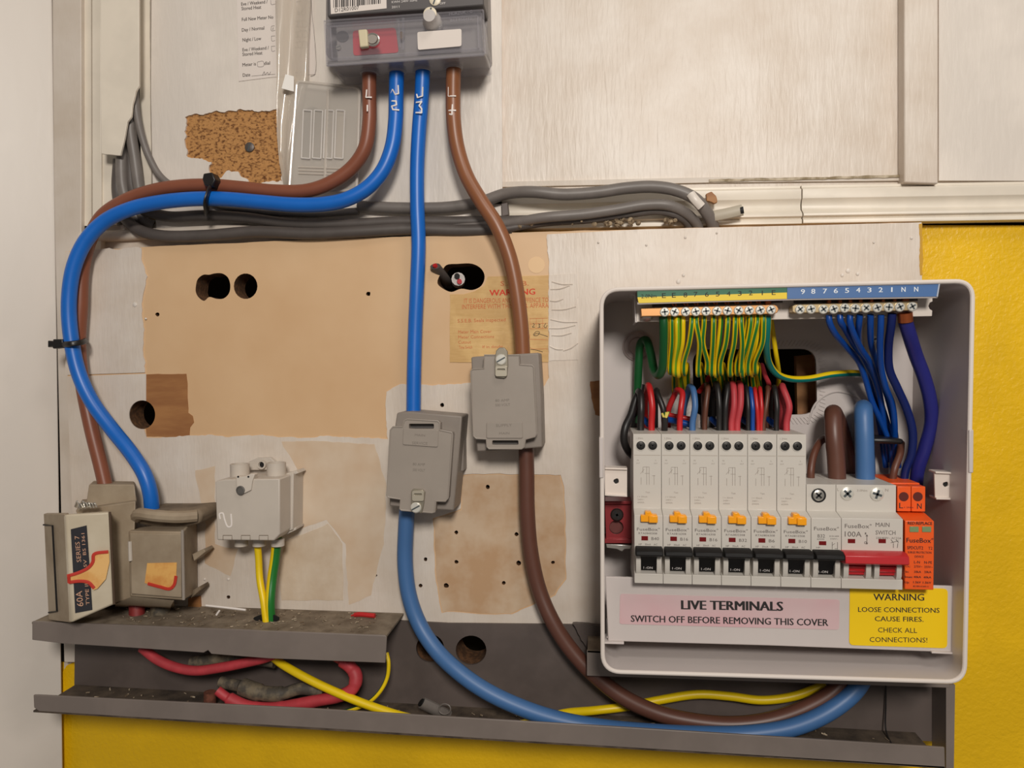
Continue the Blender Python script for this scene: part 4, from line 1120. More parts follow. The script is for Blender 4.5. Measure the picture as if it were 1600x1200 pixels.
# ================================================================== meter tails
def marked(name, label, pts, r, m, marks, group='thick meter tails'):
    t = thing(name, label, 'cable', P(*pts[len(pts) // 2]), group)
    MB().tube([P(*q) for q in pts], r / 1000, n=20).build('sheath', m, t)
    if marks:
        cx, lines = marks
        def hh(x, y):
            c = cx[0] + (cx[1] - cx[0]) * (y - 135) / 45; d = (x - c) / 2.32
            return 30.2 + math.sqrt(max(r * r - d * d, 1.5)) + .1
        fine = []
        for l in lines:
            q = []
            for a, b in zip(l, l[1:]):
                q += [(a[0] + (b[0] - a[0]) * k / 4, a[1] + (b[1] - a[1]) * k / 4) for k in range(4)]
            q.append(l[-1]); fine.append([(x, y, hh(x, y)) for x, y in q])
        strokes('handwriting', fine, 30, .55, MARK, t, flatten=.5)
    return t


HCB = 30
marked('meter_tail', 'reddish brown tail from the meter to the left fuse, marked L with dash',
       [(577, 100, 30), (577, 150, 29), (577, 190, 28), (570, 232, 27), (550, 262, 26), (516, 286, 26), (480, 298, 26), (430, 299, 26), (380, 294, 26), (330, 290, 26), (285, 291, 26), (240, 298, 26), (195, 314, 26), (160, 338, 27), (140, 375, 28), (129, 420, 28), (126, 480, 28), (123, 540, 28), (129, 600, 30), (143, 670, 32), (158, 730, 33), (166, 765, 34)], 4.9, C_BROWN,
       ((577, 577), [[(573, 140), (572, 152), (581, 152)], [(574, 164), (574, 174)]]))
marked('meter_tail', 'blue tail from the meter sweeping left and down, marked N2',
       [(620, 98, 30), (619, 150, 30), (618, 190, 30), (612, 232, 31), (597, 268, 32), (572, 295, 33), (540, 312, 34), (505, 319, 34), (460, 320, 34), (410, 316, 34), (350, 311, 34), (300, 311, 34), (250, 316, 34), (205, 326, 34), (165, 345, 35), (135, 375, 37), (116, 415, 38), (108, 465, 38), (110, 520, 38), (122, 580, 38), (142, 625, 38), (173, 668, 38), (205, 708, 40), (226, 742, 42), (235, 772, 42), (238, 812, 40)], 5.1, C_BLUE,
       ((619.5, 618), [[(611, 147), (613.5, 140), (617.5, 147.5), (622.5, 146), (622, 133)], [(612, 157.5), (618.8, 158), (619.5, 163.8), (612, 166), (613.8, 171), (623.8, 172)]]))
marked('meter_tail', 'straight blue tail from the meter to the middle service block, marked N3',
       [(661, 97, 30), (659, 150, 29), (655, 200, 28), (652, 260, 27), (652, 320, 27), (654, 380, 27.5), (652, 440, 28), (649, 510, 28), (647, 580, 29), (646, 655, 30)], 5.0, C_BLUE,
       ((659.5, 656.5), [[(651, 147), (652.5, 152.5), (660, 150), (660.5, 136)], [(650, 160), (658.8, 158.8), (655, 165), (658.8, 170), (658.8, 176), (649.5, 176)]]))
marked('meter_tail', 'light brown tail from the meter to the right service block, marked L4',
       [(709, 95, 30), (708, 150, 30), (709, 190, 30), (715, 232, 30), (729, 275, 31), (752, 315, 33), (776, 352, 34), (794, 395, 34), (804, 435, 34), (811, 480, 34), (815, 520, 34), (817, 560, 34)], 5.1, C_BROWN2,
       ((708.5, 708.5), [[(701, 136), (701, 150), (712.5, 150)], [(700, 172.5), (712.5, 172.5)], [(707, 163), (706, 179), (702, 178)]]))
marked('meter_tail', 'blue tail leaving the middle service block and sweeping right under the fuse box',
       [(637, 780, 30), (634, 830, 30), (633, 880, 30), (639, 930, 31), (655, 975, 33), (680, 1014, 38), (712, 1046, 44), (755, 1077, 48), (810, 1104, 50), (870, 1124, 52), (940, 1137, 52), (1010, 1144, 52), (1090, 1148, 52), (1170, 1147, 52), (1240, 1136, 50), (1295, 1112, 46), (1335, 1080, 42), (1352, 1050, 36), (1358, 990, 30), (1357, 900, 29), (1355, 800, 29), (1353, 720, 29), (1350, 672, 30), (1349, 645, 36), (1349, 638, 44), (1349, 645, 51), (1350, 670, 54), (1351, 705, 55), (1352, 752, 55)], 5.5, C_BLUE2, None)
marked('meter_tail', 'dark brown tail leaving the right service block and looping under the fuse box',
       [(822, 690, 30), (823, 740, 30), (824, 800, 30), (829, 860, 30), (842, 920, 31), (863, 970, 34), (892, 1015, 36), (930, 1056, 38), (975, 1090, 39), (1030, 1115, 39), (1090, 1128, 39), (1150, 1132, 39), (1210, 1124, 39), (1265, 1104, 39), (1305, 1078, 38), (1325, 1045, 34), (1334, 980, 30), (1333, 880, 29), (1328, 780, 29), (1322, 710, 29), (1312, 668, 31), (1305, 650, 37), (1302, 645, 43), (1302, 655, 50), (1303, 680, 54), (1306, 715, 55), (1308, 752, 55)], 5.3, C_BROWN3, None)
# cable ties
tie = thing('cable_tie', 'black cable tie holding blue and brown tails below the chipboard patch', 'cable tie', P(322, 300, 36), 'black cable ties')
MB().tube([P(332, 283, 24), P(330, 290, 33), P(325, 301, 41), P(321, 314, 42), P(322, 326, 36), P(324, 330, 26), P(325, 318, 18), P(330, 296, 17)], .0034, n=10, closed=True, flat=.35).build('strap', TIE, tie)
MB().poly(WL([(320, 272), (333, 270), (339, 282), (333, 293), (321, 290), (318, 281)], 36), 28, 38).build('tie_head', TIE, tie, bevel=.8)
tie = thing('cable_tie', 'black cable tie round the tails on the left, tail pointing at the door', 'cable tie', P(105, 536, 40), 'black cable ties')
MB().tube([P(96, 539, 34), P(100, 538, 43), P(112, 537, 45), P(127, 535, 40), P(134, 532, 30), P(133, 533, 22), P(115, 536, 22), P(100, 538, 26)], .0020, n=8, closed=True, flat=.5).build('strap', TIE, tie)
MB().poly(WL([(76, 532), (84, 533), (84, 530), (99, 530), (100, 543), (84, 545), (83, 541), (76, 543)], 42), 37, 43).build('tie_head', TIE, tie, bevel=.6)

# ================================================================== grey cables
G = 'grey cables behind the tails'
def gc(label, pts, r, m=C_GREY, flat=None):
    return cable('grey_cable', label, pts, r, m, 'cable', G, flat=flat)


gc('uppermost grey cable, kinking over the ledge and hooking down at its right end', [(560, 322, 12), (620, 325, 12), (700, 324, 12), (750, 316, 13), (790, 303, 15), (830, 300, 20), (880, 304, 20), (930, 301, 20), (980, 294, 20), (1020, 292, 21), (1055, 297, 22), (1085, 310, 22), (1103, 330, 18), (1113, 350, 12), (1117, 372, 6)], 4.1)
gc('middle grey cable rising to the right beneath the uppermost one', [(560, 357, 14), (640, 357, 14), (720, 354, 14), (790, 350, 16), (850, 340, 22), (910, 335, 22), (960, 328, 22), (1010, 320, 22), (1045, 321, 22), (1072, 333, 18), (1088, 350, 12), (1095, 372, 6)], 3.5)
gc('lowest dark grey cable hugging the top of the board at the right', [(790, 358, 18), (850, 348, 17), (920, 343, 17), (980, 335, 17), (1030, 330, 18), (1058, 337, 17), (1074, 350, 12), (1080, 372, 7)], 2.7, C_GREYD)
gc('flat grey cable running right from the broken cover behind the blue tail', [(203, 205, 8), (204, 260, 10), (208, 300, 12), (222, 325, 14), (260, 338, 15), (320, 337, 16), (380, 340, 16), (450, 349, 16), (530, 351, 16), (620, 347, 15), (700, 347, 14), (780, 346, 13), (840, 345, 12)], 4.0, C_GREYD)
gc('lower flat grey cable sagging just above the beige board', [(186, 250, 8), (184, 300, 8), (192, 335, 12), (215, 358, 17), (250, 368, 20), (320, 368, 21), (400, 362, 21), (480, 365, 21), (560, 362, 20), (640, 358, 18), (720, 360, 17), (800, 358, 15)], 4.2, C_GREYD)
gc('grey cable emerging left of the others under the broken cover', [(203, 140, 10), (194, 200, 13), (190, 260, 14), (194, 300, 14), (210, 336, 10), (230, 350, 6)], 4.2)
gc('grey cable in the gap right of the broken cover corner', [(206, 170, 14), (204, 200, 15), (211, 250, 14), (218, 300, 12), (226, 345, 9), (240, 352, 6)], 4.0)
gc('thin flat grey cable curving down across the white strip', [(210, 135, 16), (214, 180, 16), (222, 215, 16), (234, 248, 15), (250, 275, 14), (272, 292, 13), (300, 300, 12), (340, 320, 11), (470, 334, 12), (560, 330, 12)], 2.6)
tag(MB().tube([P(1079, 303, 26), P(1086, 312, 27), P(1096, 323, 26)], .0030, n=10, flat=.8).build('paint_smear', WHITE), 'white paint smear on the bend of the uppermost grey cable', 'paint smear')
tag(plate('cable_clip', [(783, 318), (793, 316), (795, 336), (784, 338)], 2, 12, GREYD, bevel=.5), 'small grey clip under the uppermost cable at the panel corner', 'clip')
t = thing('conduit_stub', 'flattened cream conduit end sticking out right of the cable bend', 'conduit', P(1140, 332, 18))
MB().tube([P(1104, 340, 15), P(1135, 334, 17), P(1160, 328, 18)], .0038, n=12, flat=.55).build('conduit', mat('dull_conduit', (178, 168, 150), .5), t)
MB().tube([P(1157, 329, 19), P(1162, 328, 19.5)], .0024, n=10, flat=.6, raw=True).build('bore', BLACKS, t)
tag(MB().poly(WL(jag([(1103, 303), (1112, 299), (1119, 306), (1121, 316), (1116, 318), (1104, 314)], 1, 4, 71), 16), 12, 16).build('wood_chip', TAN, bevel=.4), 'brown splinter of wood wedged above the cable bend', 'wood chip')
mb = MB(); rg = random.Random(8)
for i in range(26):
    x = rg.uniform(940, 1055) if i < 18 else rg.uniform(800, 930); c = P(x, rg.uniform(343, 352) + (1000 - x) * .01, 15 + rg.uniform(0, 6)); rr = rg.uniform(.8, 2.6)
    mb.lathe([(rr * .6, -rr), (rr, -rr * .2), (rr * .7, rr * .7), (.01, rr)], c, axis=(rg.uniform(-1, 1), -1, rg.uniform(-1, 1)), n=6)
tag(mb.build('plaster_crumbs', mat('plaster_crumbs', (170, 150, 122), .9, rgb2=(96, 78, 58), vscale=400, lo=.4, hi=.6)), 'broken plaster crumbs in the gap above the white board', 'debris', kind='stuff')

# ================================================================== cables lying in the trunking
cable('red_cable', 'faded red cable end hanging below the grey ledge on the left', [(222, 1012, 44), (245, 1030, 46), (272, 1042, 47), (305, 1048, 47), (345, 1043, 46), (385, 1035, 45), (420, 1026, 44), (450, 1010, 42)], 3.4, C_REDP)
cable('red_cable', 'faded red cable loop curling back through the trunking', [(505, 1015, 40), (530, 1030, 42), (547, 1042, 44), (556, 1056, 46), (552, 1075, 48), (530, 1088, 48), (500, 1094, 48), (460, 1102, 48), (420, 1108, 48), (385, 1104, 50), (355, 1090, 50), (340, 1079, 50)], [3.0, 4.2, 4.6, 4.2, 4.0, 4.2, 4.6, 4.4, 3.2], C_REDP)
OLD = mat('sticky_old_tape', (74, 68, 60), .7, rgb2=(120, 108, 88), vscale=120, lo=.4, hi=.6, bump=.6, bscale=200)
cable('taped_cable', 'dark dusty taped cable lying inside the red loop', [(300, 1036, 34), (340, 1030, 34), (390, 1028, 34), (430, 1034, 34)], 4.6, OLD)
cable('taped_cable', 'dark dusty cable end with cobwebs above the red loop', [(345, 1066, 40), (375, 1072, 42), (405, 1082, 44), (440, 1084, 44), (470, 1076, 42), (505, 1080, 40)], [4, 6, 5.2, 4.2, 4.2], OLD)
cable('yellow_cable', 'thick yellow earth cable running the length of the open trunking', [(425, 1025, 40), (440, 1037, 44), (465, 1052, 48), (500, 1070, 50), (545, 1090, 52), (590, 1107, 53), (640, 1122, 54), (690, 1131, 54), (740, 1134, 53), (800, 1134, 50), (845, 1126, 46), (880, 1115, 40), (930, 1110, 30), (980, 1104, 27), (1030, 1094, 26), (1090, 1085, 26), (1140, 1088, 26), (1190, 1094, 26), (1240, 1088, 26), (1290, 1070, 26)], 2.9, C_YEL)
cable('red_tape', 'red tape tag wrapped on the yellow cable in the trunking', [(714, 1128, 58), (728, 1132, 58.5), (745, 1134, 58), (768, 1137, 56)], 1.8, C_RED, 'tape', n=8)
t = MB().tube([P(*q) for q in [(604, 1020, 40), (607, 1035, 42), (605, 1058, 42), (594, 1080, 44), (575, 1098, 46), (545, 1110, 48), (505, 1115, 48), (462, 1112, 46)]], .0014, n=10, stripe=(.1, .4)).build('earth_wire', [C_YEL, C_GRND])
tag(t, 'thin green and yellow wire hanging from the cut end of the ledge', 'wire')
t = thing('cut_cable', 'cut end of flat grey cable lying in the trunking', 'cable', P(670, 1100, 34))
MB().tube([P(659, 1098, 42), P(680, 1108, 38), P(700, 1118, 32)], .0042, n=10, flat=.7).build('sheath', C_GREY, t)
MB().tube([P(657, 1097, 43), P(661, 1099, 42)], .0030, n=10, flat=.6, raw=True).build('bore', BLACKS, t)
MB().tube([P(695 + 9 * math.cos(a), 1108 + 8 * math.sin(a), 44 + math.cos(a)) for a in [k * .7 for k in range(9)]], .0005, n=5, closed=True).build('wire_curl', C_GREY, t)
cable('fuse_cap', 'rusty brown rubber end lying on the trunking floor', [(328, 1100, 46), (328, 1090, 46), (328, 1081, 46)], 4.2, mat('rust_rubber', (120, 70, 52), .8, var=.4, vscale=200), 'cap')
cable('yellow_earth', 'left yellow and green earth wire from the white block to the ledge', [(401, 838, 36), (404, 870, 36), (406, 905, 38), (412, 940, 42), (416, 972, 44)], 2.5, [C_YEL, C_GRN], 'wire', stripe=(.55, .12))
cable('yellow_earth', 'right yellow and green earth wire from the white block to the ledge', [(433, 838, 36), (430, 870, 36), (425, 905, 38), (422, 940, 42), (423, 972, 42)], 3.4, [C_YEL, C_GRN], 'wire', stripe=(.68, .34))
cable('thin_wire', 'thin dark wire hanging down the back of the trunking at the right', [(1384, 1060, 22), (1384, 1100, 23), (1384, 1140, 26), (1392, 1160, 36), (1402, 1172, 48)], .5, C_BLK, 'wire', n=6)
plate('cable_grommet', circ(417, 967, 20, 16, 7, .12, random.Random(4)), 43, 44, BLACKS, tr)

# ================================================================== two grey service connector blocks
def block(label, base, back, lid, tab, slotq, plate_q, latch, scr, emboss, flange):
    t = thing('service_connector_block', label, 'connector block', P(*base[0], 30), 'grey service connector blocks')
    b = plate('base', base, HB + .3, 44, BLK_G2, t, bevel=1.0)
    plate('base_flange', flange, HB + .3, 30, BLK_G2, t, bevel=.8)
    l = plate('lid', lid, 44.2, 52, BLK_G, t, [slotq], href=52)
    mb = MB()
    o = WL(lid, 52)
    mb.tube([Vector((x, -.0519, z)) for x, z in o], .0006, n=6, closed=True, raw=True); mb.build('lid_edge', BLK_G, l)
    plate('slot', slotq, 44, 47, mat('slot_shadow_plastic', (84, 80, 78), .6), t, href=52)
    p = plate('raised_panel', plate_q, 52, 52.8, BLK_G, l, bevel=.35)
    text('embossed_lettering', emboss[:2], 52.8, TXTB, l, .0)
    text('embossed_lettering', emboss[2:], 52.0, TXTB, l, .0)
    k = plate('latch', latch, 52, 54.2, mat('zinc_latch', (168, 160, 144), .35, metal=.6), t, bevel=.5)
    c = sum((Vector(q) for q in latch), Vector((0, 0))) / len(latch)
    plate('latch_tongue', rrect(scr[2] - 9, scr[3] - 7, scr[2] + 9, scr[3] + 9, 3), 54.2, 55.6, mat('zinc_latch_pale', (196, 188, 170), .35, metal=.4), t, [rrect(scr[2] - 6, scr[3] - 3, scr[2] + 6, scr[3] - 0, 1, 2)], bevel=.2)
    mb = MB(); screw_head(mb, P(scr[0], scr[1], 54.2), 3.6, 1.2, 'slot', .5); mb.build('latch_screw', [STEELW, SLOT], t)
    return t


block('grey service connector block on the blue tail, latch at its bottom',
      [(620, 645), (640, 643), (722, 650), (718, 700), (709, 798), (672, 796), (608, 791), (612, 700)], None,
      [(632, 657), (637, 655), (684, 658), (687, 661), (687, 672), (706, 676), (707, 680), (700, 778), (696, 783), (681, 783), (679, 800), (675, 801), (627, 797), (625, 795), (626, 780), (607, 777), (605, 774), (610, 672), (614, 667), (629, 667)], None,
      rrect(639, 662, 678, 670, 2), rquad([(630, 669), (685, 672), (684, 699), (629, 695)], 3),
      [(645, 764), (660, 765), (664, 769), (662, 788), (659, 802), (646, 800), (642, 788), (642, 768)], (650, 793, 653, 774),
      [('MAIN', (648, 681), (664, 682), 3.2), ('SERVICE', (644, 694), (668, 695), 4), ('80 AMP', (645, 727), (664, 728), 4), ('500 VOLT', (645, 736), (664, 737), 4)],
      [(700, 655), (724, 652), (725, 736), (712, 738), (700, 740)])
block('grey service connector block on the brown tail, latch at its top',
      [(736, 558), (745, 557), (842, 551), (846, 620), (848, 699), (800, 703), (745, 706), (740, 640)], None,
      [(757, 555), (811, 555), (812, 570), (831, 571), (834, 574), (839, 676), (836, 682), (821, 686), (819, 698), (815, 701), (764, 701), (761, 698), (760, 686), (744, 685), (740, 681), (736, 580), (739, 577), (756, 576)], None,
      rrect(769, 688, 810, 695, 2), rquad([(760, 660), (816, 659), (817, 685), (760, 685)], 3),
      [(775, 548), (780, 543), (788, 543), (793, 549), (794, 570), (792, 588), (788, 591), (776, 590), (773, 585), (773, 560)], (783, 562, 783, 579),
      [('SUPPLY', (775, 667), (800, 666), 4), ('MAIN', (780, 679), (796, 678.5), 3.6), ('80 AMP', (774, 628), (796, 627), 4), ('500 VOLT', (774, 635), (797, 634), 4)],
      [(838, 551), (842, 551), (846, 699), (838, 699)])

# ================================================================== electricity meter
HM = 50.0
mt = thing('electricity_meter', 'grey electricity meter with clear smoky terminal cover and red seal label', 'meter', P(635, 60, 8))
plate('housing', [(509, -190), (757, -190), (763, 86), (700, 90), (519, 96), (508, 84)], 8.3, HM - 22, METB, mt, bevel=1.5)
plate('face_plate', [(510, -190), (754, -190), (756, 8), (511, 26)], HM - 22, HM - 1, METD, mt, bevel=1)
face = plate('terminal_face', [(525, 34), (752, 18), (755, 82), (528, 96)], HM - 24, HM - 12, METB, mt)
bl = plate('barcode_label', [(515, -30), (603, -34), (604, 13), (517, 22)], HM - 1, HM - .6, PAPER, mt)
mb = MB(); rg = random.Random(3); x = 521
while x < 594:
    wd = rg.choice((.8, 1.2, 2.0)); dy = (x - 521) * -.09
    mb.poly(WL([(x, -14 + dy), (x + wd, -14 + dy), (x + wd, 12 + dy), (x, 12 + dy)], HM - .5), HM - .6, HM - .5); x += wd + rg.choice((.8, 1.4, 2.0))
mb.build('barcode', TXTD, bl)
text('lettering', [('D12R01007', (523.5, 19), (561, 14.5), 5.6, .0)], HM - .6, TXTD, bl)
text('lettering', [('KWH 240V 50Hz', (612, 5), (652, 2), 3.4, .0), ('2011', (612, 13), (624, 12), 3.4, .0), ('OFF', (687, 7), (696, 6.5), 3.2)], HM - 1, TXTW, mt, )
# clear smoky terminal cover: hollow shell
shell_o = WL(rquad([(507, 35), (753, 17), (757, 86), (510, 104)], 4, 3), HM)
shell_i = WL(rquad([(509.5, 38), (750.5, 20), (754, 83), (512.5, 100.5)], 3, 3), HM)
so = WL([(506, 33), (755, 15), (762, 84), (511, 103)], HM - 6)
MB().poly(shell_o, HM - .9, HM).build('clear_cover', CLEAR, mt)
MB().poly(shell_o, 16, HM - .9, [shell_i]).build('cover_wall', CLEARE, mt)
for i, q in enumerate(([(507, 33), (755, 16)], [(516, 42), (746, 25)], [(513, 95), (755, 78)], [(519, 92), (748, 76)], [(516, 42), (519, 92)], [(746, 25), (748, 76)], [(755, 16), (758, 85)], [(507, 33), (511, 103)], [(511, 103), (757, 86)])):
    MB().tube([P(*q[0], HM + .2), P(*q[1], HM + .2)], .0007, n=8, raw=True).build('cover_ridge', CLEARE, mt)
rl = plate('seal_label', rquad([(551, 48), (618, 43), (623, 82), (552, 87)], 5, 3), HM - 12, HM - 11.5, REDL, mt)
plate('blank_label', rquad([(652, 50), (721, 45), (721, 72), (653, 78)], 3, 3), HM, HM + .4, PAPER, mt)
plate('dark_recess', circ(535, 57, 10, 16, 9), HM - 12, HM - 11.6, METD, mt)
mb = MB(); screw_head(mb, P(529, 74, HM - 11), 1.8, .6, 'slot'); mb.build('small_screw', [STEEL, SLOT], mt)
sl = plate('security_seal', [(559, 46), (573, 45), (575, 72), (562, 74)], HM + .2, HM + 4, mat('cream_seal', (208, 196, 164), .5), mt, bevel=.8)
MB().tube([P(572 + 10 * math.cos(a) + 10, 62 + 9 * math.sin(a), HM + 2) for a in [k * .7 for k in range(9)]], .0007, n=6, closed=True).build('seal_wire', STEEL, sl)
mb = MB(); mb.lathe([(3.4, 0), (3.4, 2), (.01, 2.1)], P(583, 62, HM + .3), n=16); mb.build('seal_disc', mat('grey_seal', (150, 142, 134), .5), sl)
mb = MB(); mb.lathe([(6, -6), (6.2, 0), (5, 2), (4.2, 6), (3.9, 8), (.01, 8.2)], P(675, 33, HM), n=24); mb.build('cover_screw', mat('clear_knob', (196, 190, 186), .3), mt)
mb = MB(); screw_head(mb, P(672, 22, HM + 6), 4.4, 1.0, 'slot', 1.3); mb.build('screw_head', [mat('ivory_screw', (226, 214, 190), .4), SLOT], mt)
mb = MB(); screw_head(mb, P(680, 0, HM - .8), 3.8, .8, 'slot', 1.2); mb.build('screw_head', [mat('ivory_screw', (226, 214, 190), .4), SLOT], mt)
plate('brass_screw', circ(627, 55, 4, 10, 7), HM - 11, HM - 8, mat('brass_dark', (120, 92, 56), .4, metal=.7), mt, bevel=.5)
MB().tube([P(622, 30, HM - 4), P(625, 75, HM - 4)], .0010, n=6, raw=True).build('cover_ridge', CLEARE, mt)
MB().tube([P(630, 28, HM - 4), P(630, 78, HM - 4)], .0010, n=6, raw=True).build('cover_ridge', CLEARE, mt)
text('moulded_lettering', [('MURZUK - G', (702, 24), (738, 20), 4, 0), ('B13 BS6112', (704, 34), (737, 31), 4.4, 0)], HM, mat('moulded_plastic_letters', (140, 136, 142), .3), mt)
# base below the cover, with cable collars
xa = W(520, 100, 38)[0]; xb = W(762, 90, 38)[0]
vs = [P(512, 103, HM - 2), P(757, 86, HM - 2), P(766, 106, 10), P(540, 121, 10), P(512, 97, HM - 2), P(757, 80, HM - 2), P(766, 98, 10), P(540, 113, 10)]
MB().add(vs, [(0, 1, 2, 3), (7, 6, 5, 4), (0, 4, 5, 1), (1, 5, 6, 2), (2, 6, 7, 3), (3, 7, 4, 0)]).build('terminal_base', METB, mt, bevel=.5)
for px, py in ((577, 113), (620, 111), (661, 109), (709, 105.5)):
    mb = MB(); mb.lathe([(5.3, -3), (6.3, -3), (6.5, .8), (6.1, 1.5), (5.1, 1.5)], P(px, py, 30), axis=(0, 0, -1), n=24, closed=False); mb.build('cable_collar', mat('grey_collar', (156, 150, 148), .45), mt)

# ================================================================== papers and clear plastic beside the meter
pf = plate('reading_form', [(366, -150), (486, -160), (493, 116), (420, 121), (373, 127)], 8.1, 8.5, PAPER)
tag(pf, 'white printed meter reading form left of the meter, behind clear film', 'paper')
WLOC[pf.name] = Vector(pf.location)
F_T = mat('form_print', (92, 84, 80), .7)
text('lettering', [('Eve / Weekend /', (377, 9), (418, 5), 5, .02), ('Stored Heat', (377.5, 16), (408, 13.5), 5, .02), ('Full New Meter No', (378, 33), (427, 29), 5, .02), ('Day / Normal', (378, 49.5), (413, 46), 5, .02), ('Night / Low', (379, 65), (408, 62.5), 5, .02),
     ('Eve / Weekend /', (379, 80.5), (420, 77), 5, .02), ('Stored Heat', (379, 87.5), (410, 85), 5, .02), ('Meter is', (379, 104), (400, 102), 5, .02), ('dial', (413, 101.5), (422, 100.7), 5, .02), ('Date', (379.5, 120), (391, 119), 5, .02)], 8.5, F_T, pf)
strokes('form_boxes', [[(423, 0), (424, 7), (431, 6)], [(424, 41), (424, 48), (430, 47.5)], [(424, 41), (429, 40.5)], [(424, 56.5), (430, 56)], [(424, 56.5), (425, 64), (430, 63.5)], [(424, 72.5), (430, 72)], [(424, 72.5), (425, 80), (430, 79.5)],
       [(402, 97), (411, 96), (412, 103), (403, 104), (402, 97)], [(393, 119), (415, 117), (430, 116)]] +
      [[(461, y), (479, y - 1), (480, y + 7), (461, y + 8)] for y in (34, 50, 66.5)] + [[(x, y - .3), (x + .5, y + 7.6)] for y in (34, 50, 66.5) for x in (465, 472)] + [[(461, 114), (482, 110)], [(486, 0), (492, 116), (485, 119)]], 8.55, .14, F_T, pf)
strokes('handwriting', [[(410, 118), (413, 112), (414, 117), (418, 113), (420, 117), (423, 112)], [(464, 21), (466, 18), (468, 22), (464, 23)], [(473, 14), (471, 22), (476, 24)], [(427, 43), (426, 47)], [(463, 3), (470, 2)]], 8.6, .16, F_T, pf)['kind'] = 'stuff'

# strip of clear film hanging over the form
mb = MB(); vs = []; rows = [(-150, 428, 486), (0, 430, 485), (60, 431, 482), (118, 432, 482), (150, 432, 476), (210, 433, 463), (255, 437, 458), (292, 444, 462)]
K = 9
for j, (y, xa_, xb_) in enumerate(rows):
    for k in range(K):
        f = k / (K - 1); vs.append(P(xa_ + (xb_ - xa_) * f, y + 3 * math.sin(k), 12 + 3.5 * math.sin(f * 7 + j * .6)))
mb.add(vs, [(j * K + k, j * K + k + 1, (j + 1) * K + k + 1, (j + 1) * K + k) for j in range(len(rows) - 1) for k in range(K - 1)])
o = mb.build('plastic_film', FILM, smooth=60)
so_ = o.modifiers.new('thick', 'SOLIDIFY'); so_.thickness = .0004
tag(o, 'crinkled strip of clear plastic film hanging down over the paper form', 'plastic film')
tag(plate('tape_scrap', [(446, 116), (459, 119), (459, 143), (440, 138)], 15, 15.6, mat('bright_white_tape', (244, 240, 234), .4)), 'bright white scrap of tape on the clear film above the frosted case', 'tape')

# frosted clear case with four slots
fc = thing('frosted_case', 'frosted translucent plastic case with four slots hanging left of the brown tail', 'case', P(510, 210, 14))
oo = rquad([(464, 127), (562, 138), (557, 298), (452, 297)], 8, 4)
plate('case_back', oo, 8.6, 9.4, FROST, fc)
plate('case_front', oo, 17, 18, glassy('frosted_front', (222, 214, 204), .40, .15), fc, bevel=.3)
MB().tube([P(x, y, 17.5) for x, y in oo], .0012, n=8, closed=True, raw=True).build('case_rim', glassy('frosted_rim', (222, 212, 200), .6, .2), fc)
MB().tube([P(513, 140, 18.2), P(507, 290, 18.2)], .0010, n=6, raw=True).build('case_rib', glassy('frosted_rim', (0, 0, 0), .6), fc)
DK = mat('smoky_card', (78, 76, 78), .7)
for k in range(4):
    xa_ = 472 + k * 17.2; q = [(xa_ + 2, 172), (xa_ + 15, 173), (xa_ + 12, 248), (xa_ - 1, 247)]
    plate('slot_card', q, 12, 13, [DK, mat('smoky_card_mid', (104, 98, 92), .7), mat('smoky_card_mid2', (124, 112, 102), .7), mat('pale_card', (186, 170, 152), .7)][k], fc)
    for a, b in ((0, 1), (1, 2), (2, 3), (3, 0)):
        MB().tube([P(*q[a], 18.4), P(*q[b], 18.4)], .00055, n=5, raw=True).build('slot_edge', glassy('slot_edge_plastic', (232, 226, 220), .8, .2), fc)
plate('dark_disc', circ(488, 184, 17, 20), 10, 11, mat('dark_disc_card', (60, 60, 62), .8), fc)
for y in (261, 266, 271):
    MB().tube([P(466, y, 18.3), P(548, y + 3, 18.3)], .0005, n=5, raw=True).build('case_rib', glassy('frosted_rim', (0, 0, 0), .6), fc)

# ================================================================== white terminal block marked N
nbk = thing('terminal_block', 'off-white plastic terminal block marked N feeding two earth wires', 'terminal block', P(400, 800, 30))
HF2 = 54
body = MB(); fr = WL([(336, 752), (352, 749), (437, 748), (437, 835), (428, 845), (339, 844)], HF2)
body.poly(fr, HB + .3, HF2); body = body.build('body', NBLK, nbk, bevel=.8)
plate('side_shell', [(426, 750), (443, 744), (453, 741), (452, 831), (441, 834), (428, 842)], HB + .3, 36, NBLK, nbk, bevel=.6, href=42)
plate('side_notch', [(453, 750), (458, 746), (458, 765), (453, 768)], 26, 34, TAN, nbk, href=30)
plate('side_tab', [(440, 742), (466, 734), (470, 738), (444, 747)], 20, 34, NBLK, nbk, bevel=.3, href=30)
plate('side_tab', [(450, 829), (466, 822), (466, 826), (452, 833)], 20, 34, NBLK, nbk, bevel=.3, href=30)
for px, py in ((375, 740), (432, 738)):
    mb = MB(); c = P(px, py, 36); mb.lathe([(6.6, -4), (6.6, 7), (5.6, 7), (5.6, 3), (.01, 3)], c, axis=(0, 0, 1), n=24); mb.build('top_collar', NBLK, nbk)
for px in (377, 405, 434):
    mb = MB(); c = P(px, 846, 38); mb.lathe([(4.6, -2), (4.6, 3), (3.6, 3), (3.6, 1)], c, axis=(0, 0, -1), n=20); mb.build('bottom_collar', NBLK, nbk)
mb = MB(); mb.lathe([(3.2, -3), (3.2, 1), (2.2, 1), (2.2, -.4), (.01, -.4)], P(409, 726, 24), n=18); mb.build('fixing_ring', NBLK, nbk)
plate('ring_bore', circ(410, 726, 4.6, 14), 23, 23.9, BLACKS, nbk, href=24)
plate('ring_lug', [(388, 722), (400, 716), (422, 715), (432, 724), (430, 734), (390, 735)], HB + .2, 22, NBLK, nbk, bevel=.5)
